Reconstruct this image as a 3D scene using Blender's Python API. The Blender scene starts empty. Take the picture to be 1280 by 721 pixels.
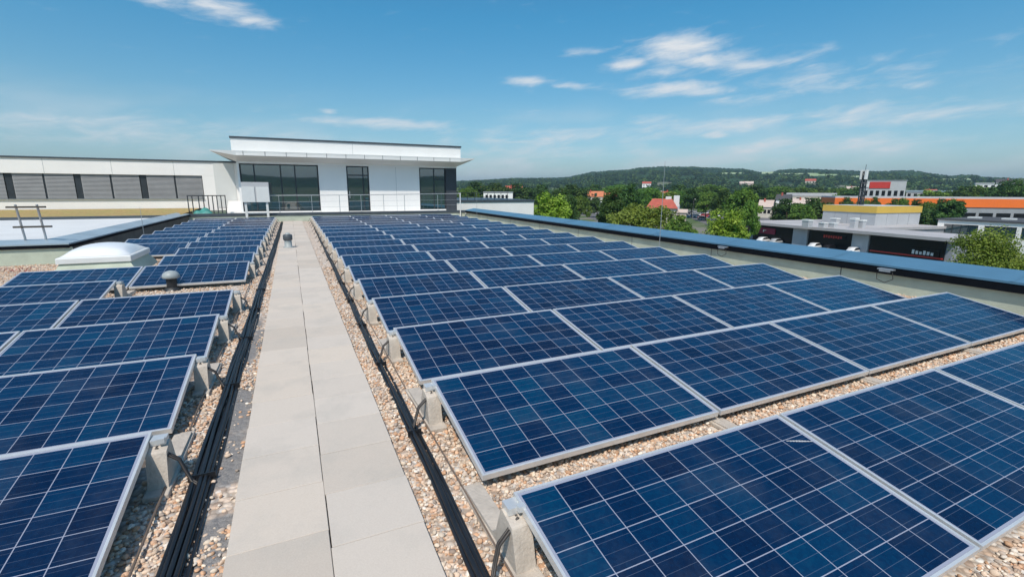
import bpy, bmesh, math, random
import numpy as np
from mathutils import Vector, Matrix, Quaternion
R = math.radians
sc = bpy.context.scene
COL = sc.collection
# ------------------------------------------------------------------ camera
cam_d = bpy.data.cameras.new("camera"); cam = bpy.data.objects.new("camera", cam_d); COL.objects.link(cam)
cam_d.sensor_fit = 'HORIZONTAL'; cam_d.sensor_width = 36.0
cam_d.lens = 590.77 / 1280 * 36.0
cam_d.clip_start = 0.05; cam_d.clip_end = 20000
YAW, PITCH, ROLL = .4336, .2055, .0052
r_ = Vector((math.cos(YAW), -math.sin(YAW), 0))
f_ = Vector((math.sin(YAW) * math.cos(PITCH), math.cos(YAW) * math.cos(PITCH), -math.sin(PITCH)))
u_ = r_.cross(f_)
rr = r_ * math.cos(ROLL) + u_ * math.sin(ROLL)
uu = u_ * math.cos(ROLL) - r_ * math.sin(ROLL)
cam.matrix_world = Matrix(((rr.x, uu.x, -f_.x, 0), (rr.y, uu.y, -f_.y, 0), (rr.z, uu.z, -f_.z, 1.6071), (0, 0, 0, 1)))
sc.camera = cam
# ------------------------------------------------------------------ sun, sky, exposure
SUN_AZ, SUN_EL = R(37), R(56)          # azimuth measured from -Y towards -X
sd = Vector((-math.sin(SUN_AZ) * math.cos(SUN_EL), -math.cos(SUN_AZ) * math.cos(SUN_EL), math.sin(SUN_EL)))
sun_d = bpy.data.lights.new("sun", 'SUN'); sun_d.energy = 3.9; sun_d.angle = R(.53); sun_d.color = (1, .93, .83)
sun = bpy.data.objects.new("sun", sun_d); COL.objects.link(sun)
sun.rotation_euler = sd.to_track_quat('Z', 'Y').to_euler()
sc.view_settings.view_transform = 'Standard'; sc.view_settings.look = 'None'
sc.view_settings.exposure = 0.0; sc.view_settings.gamma = 1.0; sc.view_settings.use_curve_mapping = False
sc.render.engine = 'CYCLES'
sc.cycles.use_adaptive_sampling = True; sc.cycles.adaptive_threshold = 0.02
sc.cycles.use_denoising = True
sc.cycles.max_bounces = 6; sc.cycles.diffuse_bounces = 3; sc.cycles.glossy_bounces = 3
sc.cycles.transmission_bounces = 3; sc.cycles.volume_bounces = 0; sc.cycles.transparent_max_bounces = 6

world = bpy.data.worlds.new("World"); sc.world = world; world.use_nodes = True
class NT:
    """tiny helper to write node trees"""
    def __init__(s, nt): s.t = nt; s.n = nt.nodes; s.l = nt.links
    def new(s, kind, **kw):
        n = s.n.new(kind)
        for k, v in kw.items(): setattr(n, k, v)
        return n
    def put(s, sock, v):
        if hasattr(v, 'is_output') or isinstance(v, bpy.types.NodeSocket): s.l.new(v, sock)
        else: sock.default_value = v
    def m(s, op, a, b=None, c=None, clamp=False):
        n = s.new('ShaderNodeMath', operation=op); n.use_clamp = clamp
        s.put(n.inputs[0], a)
        if b is not None: s.put(n.inputs[1], b)
        if c is not None: s.put(n.inputs[2], c)
        return n.outputs[0]
    def mix(s, fac, a, b, blend='MIX'):
        n = s.new('ShaderNodeMix', data_type='RGBA', blend_type=blend)
        s.put(n.inputs[0], fac); s.put(n.inputs[6], a if not isinstance(a, tuple) else (*a[:3], 1)); s.put(n.inputs[7], b if not isinstance(b, tuple) else (*b[:3], 1))
        return n.outputs[2]
    def noise(s, vec, scale, detail=4, rough=.55, dist=0):
        n = s.new('ShaderNodeTexNoise'); 
        if vec is not None: s.put(n.inputs['Vector'], vec)
        n.inputs['Scale'].default_value = scale; n.inputs['Detail'].default_value = detail
        n.inputs['Roughness'].default_value = rough; n.inputs['Distortion'].default_value = dist
        return n.outputs['Fac']
    def ramp(s, fac, stops):
        n = s.new('ShaderNodeValToRGB'); s.put(n.inputs[0], fac)
        e = n.color_ramp.elements
        while len(e) > 1: e.remove(e[-1])
        e[0].position = stops[0][0]; e[0].color = (*stops[0][1], 1)
        for p, c in stops[1:]:
            x = e.new(p); x.color = (*c, 1)
        return n.outputs[0]
    def step(s, v, a, b):
        n = s.new('ShaderNodeMapRange', interpolation_type='SMOOTHSTEP')
        s.put(n.inputs[0], v); n.inputs[1].default_value = a; n.inputs[2].default_value = b
        return n.outputs[0]

w = NT(world.node_tree); w.n.clear()
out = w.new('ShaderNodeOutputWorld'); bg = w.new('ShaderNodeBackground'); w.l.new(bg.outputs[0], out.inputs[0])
sky = w.new('ShaderNodeTexSky', sky_type='NISHITA'); sky.sun_disc = False
sky.sun_elevation = SUN_EL; sky.sun_rotation = math.atan2(sd.x, sd.y) % (2 * math.pi)
sky.altitude = 200; sky.air_density = 1.0; sky.dust_density = 0.9; sky.ozone_density = 1.6
tc = w.new('ShaderNodeTexCoord'); sep = w.new('ShaderNodeSeparateXYZ'); w.l.new(tc.outputs['Generated'], sep.inputs[0])
X, Y, Z = sep.outputs
az = w.m('MULTIPLY', w.m('ARCTAN2', X, Y), 57.2958)
el = w.m('MULTIPLY', w.m('ARCSINE', Z), 57.2958)
cmb = w.new('ShaderNodeCombineXYZ')
w.put(cmb.inputs[0], w.m('MULTIPLY', az, .21)); w.put(cmb.inputs[1], w.m('MULTIPLY', w.m('SUBTRACT', el, w.m('MULTIPLY', az, .10)), .85))
cvec = cmb.outputs[0]
n1 = w.noise(cvec, 1.0, 7, .62, .35)
n2 = w.noise(cvec, .33, 3, .5)
# fair-weather clouds: (azimuth, elevation, half width, half height, strength), all in degrees
CL = [(42.9, 14.6, 3.4, 1.15, 1.0), (37.3, 13.4, 1.9, .6, .9), (46.3, 13.2, 4.2, .8, .75), (41.5, 12.3, 2.8, .7, .75), (50.0, 12.4, 4.6, .75, .7),
      (42.0, 10.7, 3.8, .75, .85), (46.2, 10.2, 3.0, .5, .7), (49.6, 9.4, 3.2, .5, .5), (26.5, 11.9, 2.0, .42, .95), (31.1, 11.4, 1.6, .34, .8), (32.6, 14.8, 1.6, .4, .5),
      (-4.6, 16.5, 3.0, .7, .9), (-10.0, 16.6, 3.0, .75, .9), (-1.6, 15.9, 1.8, .6, .8), (10.0, 7.2, 6.5, .55, .75), (4.7, 8.1, 1.0, .25, .7),
      (47.5, 6.9, 14, .9, .52), (62.5, 6.8, 9, .9, .62), (47.2, 5.8, 1.1, .45, .8), (-14, 4.9, 14, 1.3, .58), (28.5, 5.2, 12, 2.0, .52), (63.6, 9.1, 1.4, .4, .55), (52.6, 3.2, 2.4, .5, .6), (62.3, 3.8, 1.5, .4, .55), (57, 10.5, 8, 1.6, .46), (22, 4.5, 9, .9, .5), (55, 4.6, 12, .8, .48)]
acc = None
for a, e, hw, hh, k in CL:
    dx = w.m('MULTIPLY', w.m('SUBTRACT', az, a), 1 / (hw * 1.2)); dy = w.m('MULTIPLY', w.m('SUBTRACT', el, e), 1 / (hh * 1.15))
    d2 = w.m('MULTIPLY_ADD', dx, dx, w.m('MULTIPLY', dy, dy))
    g = w.m('MULTIPLY', w.m('EXPONENT', w.m('MULTIPLY', d2, -.75)), k)
    acc = g if acc is None else w.m('MAXIMUM', acc, g)
dens = w.step(w.m('MULTIPLY_ADD', w.m('SUBTRACT', n1, .5), 1.6, acc), .16, 1.2)
low = w.m('MULTIPLY', w.step(n2, .42, .72), w.m('MULTIPLY', w.step(el, 11, 2.5), .55))
dens = w.m('MINIMUM', w.m('ADD', dens, low), .97)
dens = w.m('MULTIPLY', dens, w.step(el, .2, 2.2))
skyc = w.new('ShaderNodeHueSaturation'); skyc.inputs['Hue'].default_value = .495; skyc.inputs['Saturation'].default_value = 1.22; skyc.inputs['Value'].default_value = 1.0
w.l.new(sky.outputs[0], skyc.inputs['Color'])
cloudc = (5.9, 6.1, 6.3)
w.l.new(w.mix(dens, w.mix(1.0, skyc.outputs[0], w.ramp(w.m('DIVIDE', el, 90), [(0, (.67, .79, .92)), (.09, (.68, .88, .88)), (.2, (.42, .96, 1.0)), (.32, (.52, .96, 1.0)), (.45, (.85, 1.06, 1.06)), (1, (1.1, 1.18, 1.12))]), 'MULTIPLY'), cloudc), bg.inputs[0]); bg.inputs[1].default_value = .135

# ------------------------------------------------------------------ geometry helpers
rng = random.Random(7)
class MB:
    def __init__(s): s.v = []; s.f = []; s.mi = []; s.sm = []; s.cur = 0
    def add(s, vs, fs, smooth=False):
        b = len(s.v); s.v += [tuple(p) for p in vs]
        for f in fs: s.f.append([b + i for i in f]); s.mi.append(s.cur); s.sm.append(smooth)
        return s
    def box(s, x0, x1, y0, y1, z0, z1, M=None):
        vs = [Vector((x, y, z)) for z in (z0, z1) for x, y in ((x0, y0), (x1, y0), (x1, y1), (x0, y1))]
        if M is not None: vs = [M @ p for p in vs]
        return s.add(vs, [(3, 2, 1, 0), (4, 5, 6, 7), (0, 1, 5, 4), (1, 2, 6, 5), (2, 3, 7, 6), (3, 0, 4, 7)])
    def prism(s, pts, z0, z1):
        n = len(pts)
        vs = [(p[0], p[1], z0) for p in pts] + [(p[0], p[1], z1) for p in pts]
        return s.add(vs, [tuple(range(n - 1, -1, -1)), tuple(range(n, 2 * n))] + [(i, (i + 1) % n, n + (i + 1) % n, n + i) for i in range(n)])
    def loft(s, rings, smooth=False, cap=True):
        n = len(rings[0]); b = []
        vs = [p for r in rings for p in r]; fs = []
        for k in range(len(rings) - 1):
            for i in range(n):
                j = (i + 1) % n
                fs.append((k * n + i, k * n + j, (k + 1) * n + j, (k + 1) * n + i))
        s.add(vs, fs, smooth)
        if cap: s.add(rings[0][::-1], [tuple(range(n))]); s.add(rings[-1], [tuple(range(n))])
        return s
    def tube(s, path, rad, n=8, smooth=True):
        path = [Vector(p) for p in path]; rings = []
        if not hasattr(rad, '__len__'): rad = [rad] * len(path)
        up = None
        for i, p in enumerate(path):
            t = (path[min(i + 1, len(path) - 1)] - path[max(i - 1, 0)]).normalized()
            if up is None: up = Vector((0, 0, 1)) if abs(t.z) < .9 else Vector((0, 1, 0))
            a = t.cross(up).normalized(); b = a.cross(t).normalized(); up = b
            rings.append([p + (a * math.cos(q) + b * math.sin(q)) * rad[i] for q in [2 * math.pi * k / n for k in range(n)]])
        return s.loft([r[::-1] for r in rings], smooth)
    def lathe(s, prof, c=(0, 0, 0), n=20, smooth=True):
        rings = [[(c[0] + r * math.cos(2 * math.pi * k / n), c[1] + r * math.sin(2 * math.pi * k / n), c[2] + z) for k in range(n)] for r, z in prof]
        return s.loft(rings, smooth)
    def mesh(s, name, mats, off=(0, 0, 0)):
        me = bpy.data.meshes.new(name)
        o = Vector(off)
        me.from_pydata([Vector(p) - o for p in s.v], [], s.f)
        for m in (mats if isinstance(mats, (list, tuple)) else [mats]): me.materials.append(m)
        me.polygons.foreach_set('material_index', s.mi); me.polygons.foreach_set('use_smooth', s.sm)
        me.update(); return me
def tag(o, label=None, cat=None, group=None, kind=None):
    if label: o['label'] = label
    if cat: o['category'] = cat
    if group: o['group'] = group
    if kind: o['kind'] = kind
    return o
def thing(name, label, cat, loc=(0, 0, 0), rz=0, group=None):
    o = bpy.data.objects.new(name, None); COL.objects.link(o); o.location = loc; o.rotation_euler = (0, 0, rz)
    o.empty_display_size = .2
    return tag(o, label, cat, group)
def obj(name, mb, mats, parent=None, world_coords=False, label=None, bevel=0):
    """one mesh object; with world_coords the vertices are given in the world and shifted to the parent's base"""
    off = parent.location if (parent is not None and world_coords) else (0, 0, 0)
    me = mb if isinstance(mb, bpy.types.Mesh) else mb.mesh(name, mats, off)
    o = bpy.data.objects.new(name, me); COL.objects.link(o)
    if parent is not None: o.parent = parent
    if label: o['label'] = label
    if bevel:
        b = o.modifiers.new('bevel', 'BEVEL'); b.width = bevel; b.segments = 2; b.limit_method = 'ANGLE'
    return o
def copy_tree(o, parent=None):
    c = o.copy(); COL.objects.link(c)
    if parent is not None: c.parent = parent
    for ch in list(o.children): copy_tree(ch, c)
    return c
def arrays_mesh(name, V, F, mats, col=None, smooth=False):
    me = bpy.data.meshes.new(name); nf, k = F.shape
    me.vertices.add(len(V)); me.vertices.foreach_set('co', V.astype(np.float32).ravel())
    me.loops.add(nf * k); me.loops.foreach_set('vertex_index', F.astype(np.int32).ravel())
    me.polygons.add(nf); me.polygons.foreach_set('loop_start', np.arange(0, nf * k, k, dtype=np.int32))
    try: me.polygons.foreach_set('loop_total', np.full(nf, k, dtype=np.int32))
    except Exception: pass
    me.update(calc_edges=True)
    me.polygons.foreach_set('use_smooth', np.full(nf, bool(smooth)))
    if col is not None:
        at = me.color_attributes.new('tone', 'FLOAT_COLOR', 'POINT')
        at.data.foreach_set('color', np.concatenate([col, np.ones((len(V), 1))], 1).astype(np.float32).ravel())
    for m in (mats if isinstance(mats, (list, tuple)) else [mats]): me.materials.append(m)
    return me

# ------------------------------------------------------------------ materials
def mat(name):
    m = bpy.data.materials.new(name); m.use_nodes = True
    t = NT(m.node_tree); t.n.clear()
    o = t.new('ShaderNodeOutputMaterial'); b = t.new('ShaderNodeBsdfPrincipled'); t.l.new(b.outputs[0], o.inputs[0])
    return m, t, b
def pm(name, base, rough=.6, metal=0., var=.15, scale=4., bump=0., bscale=40., spec=.5, stretch=None):
    m, t, b = mat(name)
    tcn = t.new('ShaderNodeTexCoord'); v = tcn.outputs['Object']
    if stretch:
        mp = t.new('ShaderNodeMapping'); mp.inputs['Scale'].default_value = stretch; t.l.new(v, mp.inputs[0]); v = mp.outputs[0]
    n = t.noise(v, scale, 5, .6)
    lo = tuple(c * (1 - var) for c in base); hi = tuple(min(1, c * (1 + var)) for c in base)
    t.l.new(t.ramp(n, [(.3, lo), (.7, hi)]), b.inputs['Base Color'])
    b.inputs['Roughness'].default_value = rough; b.inputs['Metallic'].default_value = metal
    b.inputs['Specular IOR Level'].default_value = spec
    if bump:
        bn = t.new('ShaderNodeBump'); bn.inputs['Strength'].default_value = bump; bn.inputs['Distance'].default_value = .01
        t.l.new(t.noise(v, bscale, 3), bn.inputs['Height']); t.l.new(bn.outputs[0], b.inputs['Normal'])
    return m
M = {}
M['alu'] = pm('anodised aluminium', (.74, .74, .73), .42, .5, .08, 6)
M['steel'] = pm('galvanised steel', (.5, .51, .52), .45, .7, .15, 8)
M['white_metal'] = pm('white coated metal', (.72, .72, .70), .45, 0, .04, 3)
M['concrete'] = pm('ballast concrete', (.50, .435, .37), .9, 0, .2, 9, .5, 70)
M['render_white'] = pm('white render', (.88, .85, .82), .85, 0, .045, .5, .15, 60, .3)
M['fascia_white'] = pm('white fascia panel', (.83, .81, .78), .6, 0, .03, .8)
M['canopy'] = pm('canopy sheet', (.66, .66, .64), .55, 0, .04, 1)
M['roof_edge'] = pm('dark roof edge', (.07, .085, .10), .5, .2, .15, 3)
M['membrane_green'] = pm('grey green roof membrane', (.48, .52, .42), .8, 0, .14, 2.2, .2, 30)
M['membrane_white'] = pm('pale roof membrane', (.66, .66, .65), .7, 0, .06, 1.2)
M['coping_pale'] = pm('zinc coping with painted sky sheen', (.36, .44, .49), .4, .2, .10, 1.4, 0, 1, .5)  # left coping: sky reflection painted in as a paler base colour
M['coping'] = pm('blue grey zinc coping', (.105, .225, .33), .38, .2, .10, 1.4, 0, 1, .5)
M['black_strip'] = pm('black membrane', (.004, .006, .010), .9, 0, .2, 4, 0, 1, .15)
M['dark_membrane'] = pm('dark grey and shaded membrane', (.12, .12, .11), .8, 0, .25, 3, .2, 30)  # on the left parapet wall this dark tone is painted shade
M['cable'] = pm('black cable jacket', (.012, .013, .016), .42, 0, .3, 5)
M['cable_brown'] = pm('weathered dark cable', (.035, .028, .024), .5, 0, .3, 9)
M['wire'] = pm('weathered conductor wire', (.28, .2, .15), .5, .5, .2, 9)
M['dark_frame'] = pm('anthracite frame', (.035, .042, .05), .45, .2, .15, 4)
M['column'] = pm('anthracite cladding', (.05, .055, .065), .5, .1, .15, 3)
M['blind'] = pm('grey blind slats', (.26, .26, .265), .6, .0, .10, 2)
M['teal'] = pm('teal tarpaulin', (.05, .25, .22), .6, 0, .3, 5)
M['wood_dark'] = pm('weathered dark timber', (.07, .06, .05), .8, 0, .3, 8)
M['dark_pipe'] = pm('black vent pipe', (.02, .021, .023), .5, 0, .2, 5)
M['vent_grey'] = pm('grey vent plastic', (.33, .36, .36), .5, 0, .1, 8)
M['vent_dark'] = pm('dark grey vent', (.09, .10, .11), .45, .2, .1, 8)
M['black_glass'] = pm('dark shop glazing', (.007, .007, .008), .3, 0, .3, 3, 0, 1, .25)
M['yellow'] = pm('yellow fascia', (.70, .45, .08), .6, 0, .06, .3)
M['orange'] = pm('orange fascia', (.85, .17, .02), .6, 0, .06, .2)
M['maroon'] = pm('maroon sign', (.20, .01, .04), .5, 0, .1, 1)
M['red'] = pm('red sign', (.55, .04, .03), .5, 0, .1, 1)
M['grey_wall'] = pm('grey cladding', (.30, .31, .33), .7, 0, .08, .3)
M['light_grey'] = pm('light grey cladding', (.48, .48, .49), .7, 0, .08, .3)
M['shop_roof'] = pm('pale shop roof', (.42, .40, .40), .8, 0, .15, .15)
M['dark_roof'] = pm('dark felt roof', (.07, .07, .075), .85, 0, .2, .2)
M['tile_orange'] = pm('orange roof tiles', (.55, .18, .08), .8, 0, .15, .5)
M['tile_red'] = pm('red roof tiles', (.42, .09, .06), .8, 0, .15, .5)
M['house_wall'] = pm('cream house wall', (.58, .52, .44), .85, 0, .1, .4)
M['house_pink'] = pm('pinkish house wall', (.55, .44, .38), .85, 0, .1, .4)
M['asphalt'] = pm('asphalt', (.14, .13, .13), .9, 0, .2, .2)
M['paint_white'] = pm('white road paint', (.7, .7, .68), .8, 0, .1, 2)
M['bark'] = pm('bark', (.09, .065, .045), .9, 0, .3, 6, .5, 20)
M['rubber'] = pm('tyre rubber', (.02, .02, .02), .8, 0, .2, 5)
M['dome'] = pm('opal dome acrylic', (.78, .79, .80), .25, 0, .03, 3, 0, 1, .5)

def glass_mat(name, base, rough):
    m, t, b = mat(name)
    b.inputs['Base Color'].default_value = (*base, 1); b.inputs['Roughness'].default_value = rough
    b.inputs['IOR'].default_value = 2.7
    tcn = t.new('ShaderNodeTexCoord')
    bn = t.new('ShaderNodeBump'); bn.inputs['Strength'].default_value = .02; bn.inputs['Distance'].default_value = .02
    t.l.new(t.noise(tcn.outputs['Object'], .9, 2), bn.inputs['Height']); t.l.new(bn.outputs[0], b.inputs['Normal'])
    return m
M['pane'] = glass_mat('tinted window pane', (.008, .034, .040), .02)

# solar cell laminate: UV in metres, 10 x 6 polycrystalline cells
def cell_mat(name, W, H):
    m, t, b = mat(name)
    uv = t.new('ShaderNodeUVMap'); s2 = t.new('ShaderNodeSeparateXYZ'); t.l.new(uv.outputs[0], s2.inputs[0])
    mg = .012
    cx = t.m('MULTIPLY', t.m('SUBTRACT', s2.outputs[0], mg), 10 / (W - 2 * mg)); cy = t.m('MULTIPLY', t.m('SUBTRACT', s2.outputs[1], mg), 6 / (H - 2 * mg))
    pw, ph = (W - 2 * mg) / 10, (H - 2 * mg) / 6
    fx, fy = t.m('FRACT', cx), t.m('FRACT', cy)
    ex = t.m('MULTIPLY', t.m('MINIMUM', fx, t.m('SUBTRACT', 1, fx)), pw)      # metres to the next cell border
    ey = t.m('MULTIPLY', t.m('MINIMUM', fy, t.m('SUBTRACT', 1, fy)), ph)
    gap = t.m('LESS_THAN', t.m('MINIMUM', ex, ey), .0021)
    outx = t.m('ADD', t.m('LESS_THAN', cx, 0), t.m('GREATER_THAN', cx, 10)); outy = t.m('ADD', t.m('LESS_THAN', cy, 0), t.m('GREATER_THAN', cy, 6))
    gap = t.m('MINIMUM', t.m('ADD', gap, t.m('ADD', outx, outy)), 1)
    # three bus bars along the long side of every cell row
    b3 = t.m('FRACT', t.m('MULTIPLY_ADD', fy, 3, 0)); bd = t.m('MULTIPLY', t.m('ABSOLUTE', t.m('SUBTRACT', b3, .5)), ph / 3)
    bus = t.m('LESS_THAN', bd, .0009)
    cell = t.new('ShaderNodeCombineXYZ'); t.put(cell.inputs[0], t.m('FLOOR', cx)); t.put(cell.inputs[1], t.m('FLOOR', cy))
    oi = t.new('ShaderNodeObjectInfo'); t.put(cell.inputs[2], t.m('MULTIPLY', oi.outputs['Random'], 97))
    wn = t.new('ShaderNodeTexWhiteNoise', noise_dimensions='3D'); t.l.new(cell.outputs[0], wn.inputs['Vector'])
    wn2 = t.new('ShaderNodeTexWhiteNoise', noise_dimensions='1D'); t.put(wn2.inputs['W'], oi.outputs['Random'])
    vec = t.new('ShaderNodeVectorMath', operation='ADD'); t.l.new(uv.outputs[0], vec.inputs[0]); t.l.new(wn.outputs['Color'], vec.inputs[1])
    vor = t.new('ShaderNodeTexVoronoi'); vor.inputs['Scale'].default_value = 70; t.l.new(vec.outputs[0], vor.inputs['Vector'])
    vs = t.new('ShaderNodeSeparateColor'); t.l.new(vor.outputs['Color'], vs.inputs[0])
    f = t.m('ADD', t.m('MULTIPLY', wn.outputs['Value'], .62), t.m('ADD', t.m('MULTIPLY', vs.outputs[0], .2), t.m('MULTIPLY', wn2.outputs['Value'], .25)))
    col = t.ramp(f, [(.05, (.0012, .0075, .032)), (.5, (.0009, .018, .062)), (.85, (.0008, .032, .088)), (1, (.001, .042, .10))])
    col = t.mix(t.m('MULTIPLY', bus, .30), col, (.18, .22, .30))
    col = t.mix(gap, col, (.30, .32, .40))
    dust = t.noise(uv.outputs[0], 2.2, 6, .65)
    col = t.mix(t.m('MULTIPLY', t.step(dust, .42, .8), .075), col, (.30, .29, .27))
    t.l.new(col, b.inputs['Base Color'])
    t.l.new(t.m('MULTIPLY_ADD', dust, .14, .10), b.inputs['Roughness'])
    b.inputs['IOR'].default_value = 1.33
    b.inputs['Coat Weight'].default_value = 0
    return m

# gravel bed: many small rounded stones from a cell texture
def gravel_mat():
    m, t, b = mat('gravel bed')
    g = t.new('ShaderNodeNewGeometry'); P = g.outputs['Position']
    v = t.new('ShaderNodeTexVoronoi'); v.inputs['Scale'].default_value = 30; t.l.new(P, v.inputs['Vector'])
    sp = t.new('ShaderNodeSeparateColor'); t.l.new(v.outputs['Color'], sp.inputs[0])
    c = t.ramp(sp.outputs[0], [(0, (.40, .29, .22)), (.2, (.66, .51, .40)), (.4, (.78, .66, .54)), (.6, (.62, .44, .32)), (.75, (.80, .73, .66)), (.9, (.50, .45, .41)), (1, (.82, .78, .72))])
    edge = t.step(v.outputs['Distance'], .35, .75)
    c = t.mix(t.m('MULTIPLY', edge, .6), c, (.20, .155, .12))
    big = t.noise(P, .8, 4, .6)
    c = t.mix(t.m('MULTIPLY', t.step(big, .5, .75), .25), c, (.30, .25, .21))
    # bare dusty patches beside the path
    s3 = t.new('ShaderNodeSeparateXYZ'); t.l.new(P, s3.inputs[0])
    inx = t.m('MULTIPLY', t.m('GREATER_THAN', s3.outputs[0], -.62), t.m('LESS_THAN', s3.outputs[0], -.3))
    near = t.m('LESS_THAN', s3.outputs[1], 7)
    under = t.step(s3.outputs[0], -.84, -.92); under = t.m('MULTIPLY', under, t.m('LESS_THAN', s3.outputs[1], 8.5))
    c = t.mix(t.m('MULTIPLY', under, .8), c, (.05, .045, .04))  # shade under the left panels painted into the gravel colour
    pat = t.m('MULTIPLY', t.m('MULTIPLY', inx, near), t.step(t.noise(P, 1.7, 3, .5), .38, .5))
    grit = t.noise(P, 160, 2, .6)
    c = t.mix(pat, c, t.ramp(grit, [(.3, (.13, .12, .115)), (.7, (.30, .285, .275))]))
    t.l.new(c, b.inputs['Base Color']); b.inputs['Roughness'].default_value = .9
    bn = t.new('ShaderNodeBump'); bn.inputs['Strength'].default_value = .9; bn.inputs['Distance'].default_value = .012
    t.l.new(t.m('SUBTRACT', 1, v.outputs['Distance']), bn.inputs['Height']); t.l.new(bn.outputs[0], b.inputs['Normal'])
    return m
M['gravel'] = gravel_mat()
def tone_mat(name, rough=.8, trans=0., var=0.):
    m, t, b = mat(name)
    a = t.new('ShaderNodeVertexColor'); a.layer_name = 'tone'; c = a.outputs[0]
    if var:
        oi = t.new('ShaderNodeObjectInfo')
        hs = t.new('ShaderNodeHueSaturation'); t.l.new(c, hs.inputs['Color'])
        t.put(hs.inputs['Value'], t.m('MULTIPLY_ADD', oi.outputs['Random'], var, 1 - var / 2))
        t.put(hs.inputs['Hue'], t.m('MULTIPLY_ADD', oi.outputs['Random'], .03, .485)); c = hs.outputs[0]
    t.l.new(c, b.inputs['Base Color']); b.inputs['Roughness'].default_value = rough
    b.inputs['Specular IOR Level'].default_value = .25
    if trans:
        tr = t.new('ShaderNodeBsdfTranslucent'); t.l.new(c, tr.inputs[0])
        mx = t.new('ShaderNodeMixShader'); mx.inputs[0].default_value = trans
        o = [n for n in t.n if n.type == 'OUTPUT_MATERIAL'][0]
        t.l.new(b.outputs[0], mx.inputs[1]); t.l.new(tr.outputs[0], mx.inputs[2]); t.l.new(mx.outputs[0], o.inputs[0])
    return m
M['pebble'] = tone_mat('river pebbles', .75)
M['slab'] = tone_mat('concrete slab', .85)
def slab_detail():
    m = M['slab']; t = NT(m.node_tree); b = [n for n in t.n if n.type == 'BSDF_PRINCIPLED'][0]
    a = [n for n in t.n if n.type == 'VERTEX_COLOR'][0]
    g = t.new('ShaderNodeNewGeometry'); n1 = t.noise(g.outputs['Position'], 2.3, 6, .65); n2 = t.noise(g.outputs['Position'], 140, 2)
    stain = t.mix(t.m('MULTIPLY', t.step(n1, .46, .70), .45), a.outputs[0], (.43, .39, .34))
    fine = t.mix(.10, stain, t.ramp(n2, [(.3, (.30, .29, .27)), (.7, (.72, .7, .67))]))
    t.l.new(fine, b.inputs['Base Color'])
    bn = t.new('ShaderNodeBump'); bn.inputs['Strength'].default_value = .15; bn.inputs['Distance'].default_value = .004
    t.l.new(n2, bn.inputs['Height']); t.l.new(bn.outputs[0], b.inputs['Normal'])
slab_detail()
M['leaf'] = tone_mat('foliage', .6, .32, .3)
M['wood_leaf'] = tone_mat('woodland foliage', .7, .12)
def terrain_mats():
    m, t, b = mat('wooded hillside')
    g = t.new('ShaderNodeNewGeometry'); P = g.outputs['Position']
    n = t.noise(P, .035, 6, .7); n2 = t.noise(P, .004, 3, .5)
    c = t.mix(t.step(n2, .45, .6), t.ramp(n, [(.35, (.012, .034, .020)), (.65, (.036, .075, .032))]), t.ramp(n, [(.35, (.017, .045, .020)), (.65, (.055, .105, .036))]))
    t.l.new(c, b.inputs['Base Color']); b.inputs['Roughness'].default_value = .9; b.inputs['Specular IOR Level'].default_value = .1
    f, t2, b2 = mat('crop field')
    g2 = t2.new('ShaderNodeNewGeometry')
    t2.l.new(t2.ramp(t2.noise(g2.outputs['Position'], .01, 4), [(.35, (.24, .34, .15)), (.65, (.40, .46, .26))]), b2.inputs['Base Color']); b2.inputs['Roughness'].default_value = .9
    gr, t3, b3 = mat('town ground')
    g3 = t3.new('ShaderNodeNewGeometry'); nn = t3.noise(g3.outputs['Position'], .03, 6, .65)
    t3.l.new(t3.ramp(nn, [(.36, (.045, .085, .025)), (.5, (.08, .12, .035)), (.6, (.20, .18, .15)), (.75, (.16, .15, .14))]), b3.inputs['Base Color']); b3.inputs['Roughness'].default_value = .95
    return m, f, gr
M['hill'], M['field'], M['town'] = terrain_mats()
def sedum_mat():
    m, t, b = mat('sedum cover')
    g = t.new('ShaderNodeNewGeometry'); n = t.noise(g.outputs['Position'], 1.6, 6, .7); n2 = t.noise(g.outputs['Position'], 9, 4, .6)
    c = t.ramp(n, [(.3, (.22, .22, .05)), (.45, (.36, .29, .09)), (.55, (.42, .24, .10)), (.68, (.26, .27, .06)), (.8, (.40, .16, .09))])
    c = t.mix(.35, c, t.ramp(n2, [(.3, (.12, .10, .04)), (.7, (.55, .45, .2))]))
    t.l.new(c, b.inputs['Base Color']); b.inputs['Roughness'].default_value = .95
    return m
M['sedum'] = sedum_mat()

# ------------------------------------------------------------------ ground and hills
GZ = -11.0
EYE = 1.6
PROF = [(-180, 1.2), (-172, 1.7), (-165, 1.3), (-158, 1.75), (-150, 1.2), (-120, 1.5), (-90, 1.8), (-50, 1.6), (-10, 1.5), (10, 1.0), (19.12, 1.02), (21, 1.12), (24.78, 1.37), (30.4, 1.44), (31.5, 1.54), (34.1, 2.1), (36.4, 2.26), (38.2, 2.34), (39.5, 2.58), (42.1, 2.66), (45.4, 2.59),
        (47.9, 2.43), (50.2, 2.32), (51.8, 1.97), (52.7, 1.92), (53.6, 2.17), (55.4, 2.24), (57.4, 2.16), (59.4, 2.01), (61.3, 1.9), (64.2, 1.92), (65.3, 1.69), (66.2, 1.53), (67, 1.38), (67.5, 1.48), (68.5, 1.46), (68.8, 1.29), (70, 1.21), (71.3, 1.12), (80, 1.4), (110, 1.6), (150, 1.3), (160, 1.8), (170, 1.3), (180, 1.2)]
pa = np.array([p[0] for p in PROF]); pe = np.array([p[1] for p in PROF])
def crest(azd): return np.interp(azd, pa, pe) - .08
RC = 2000.0
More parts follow.
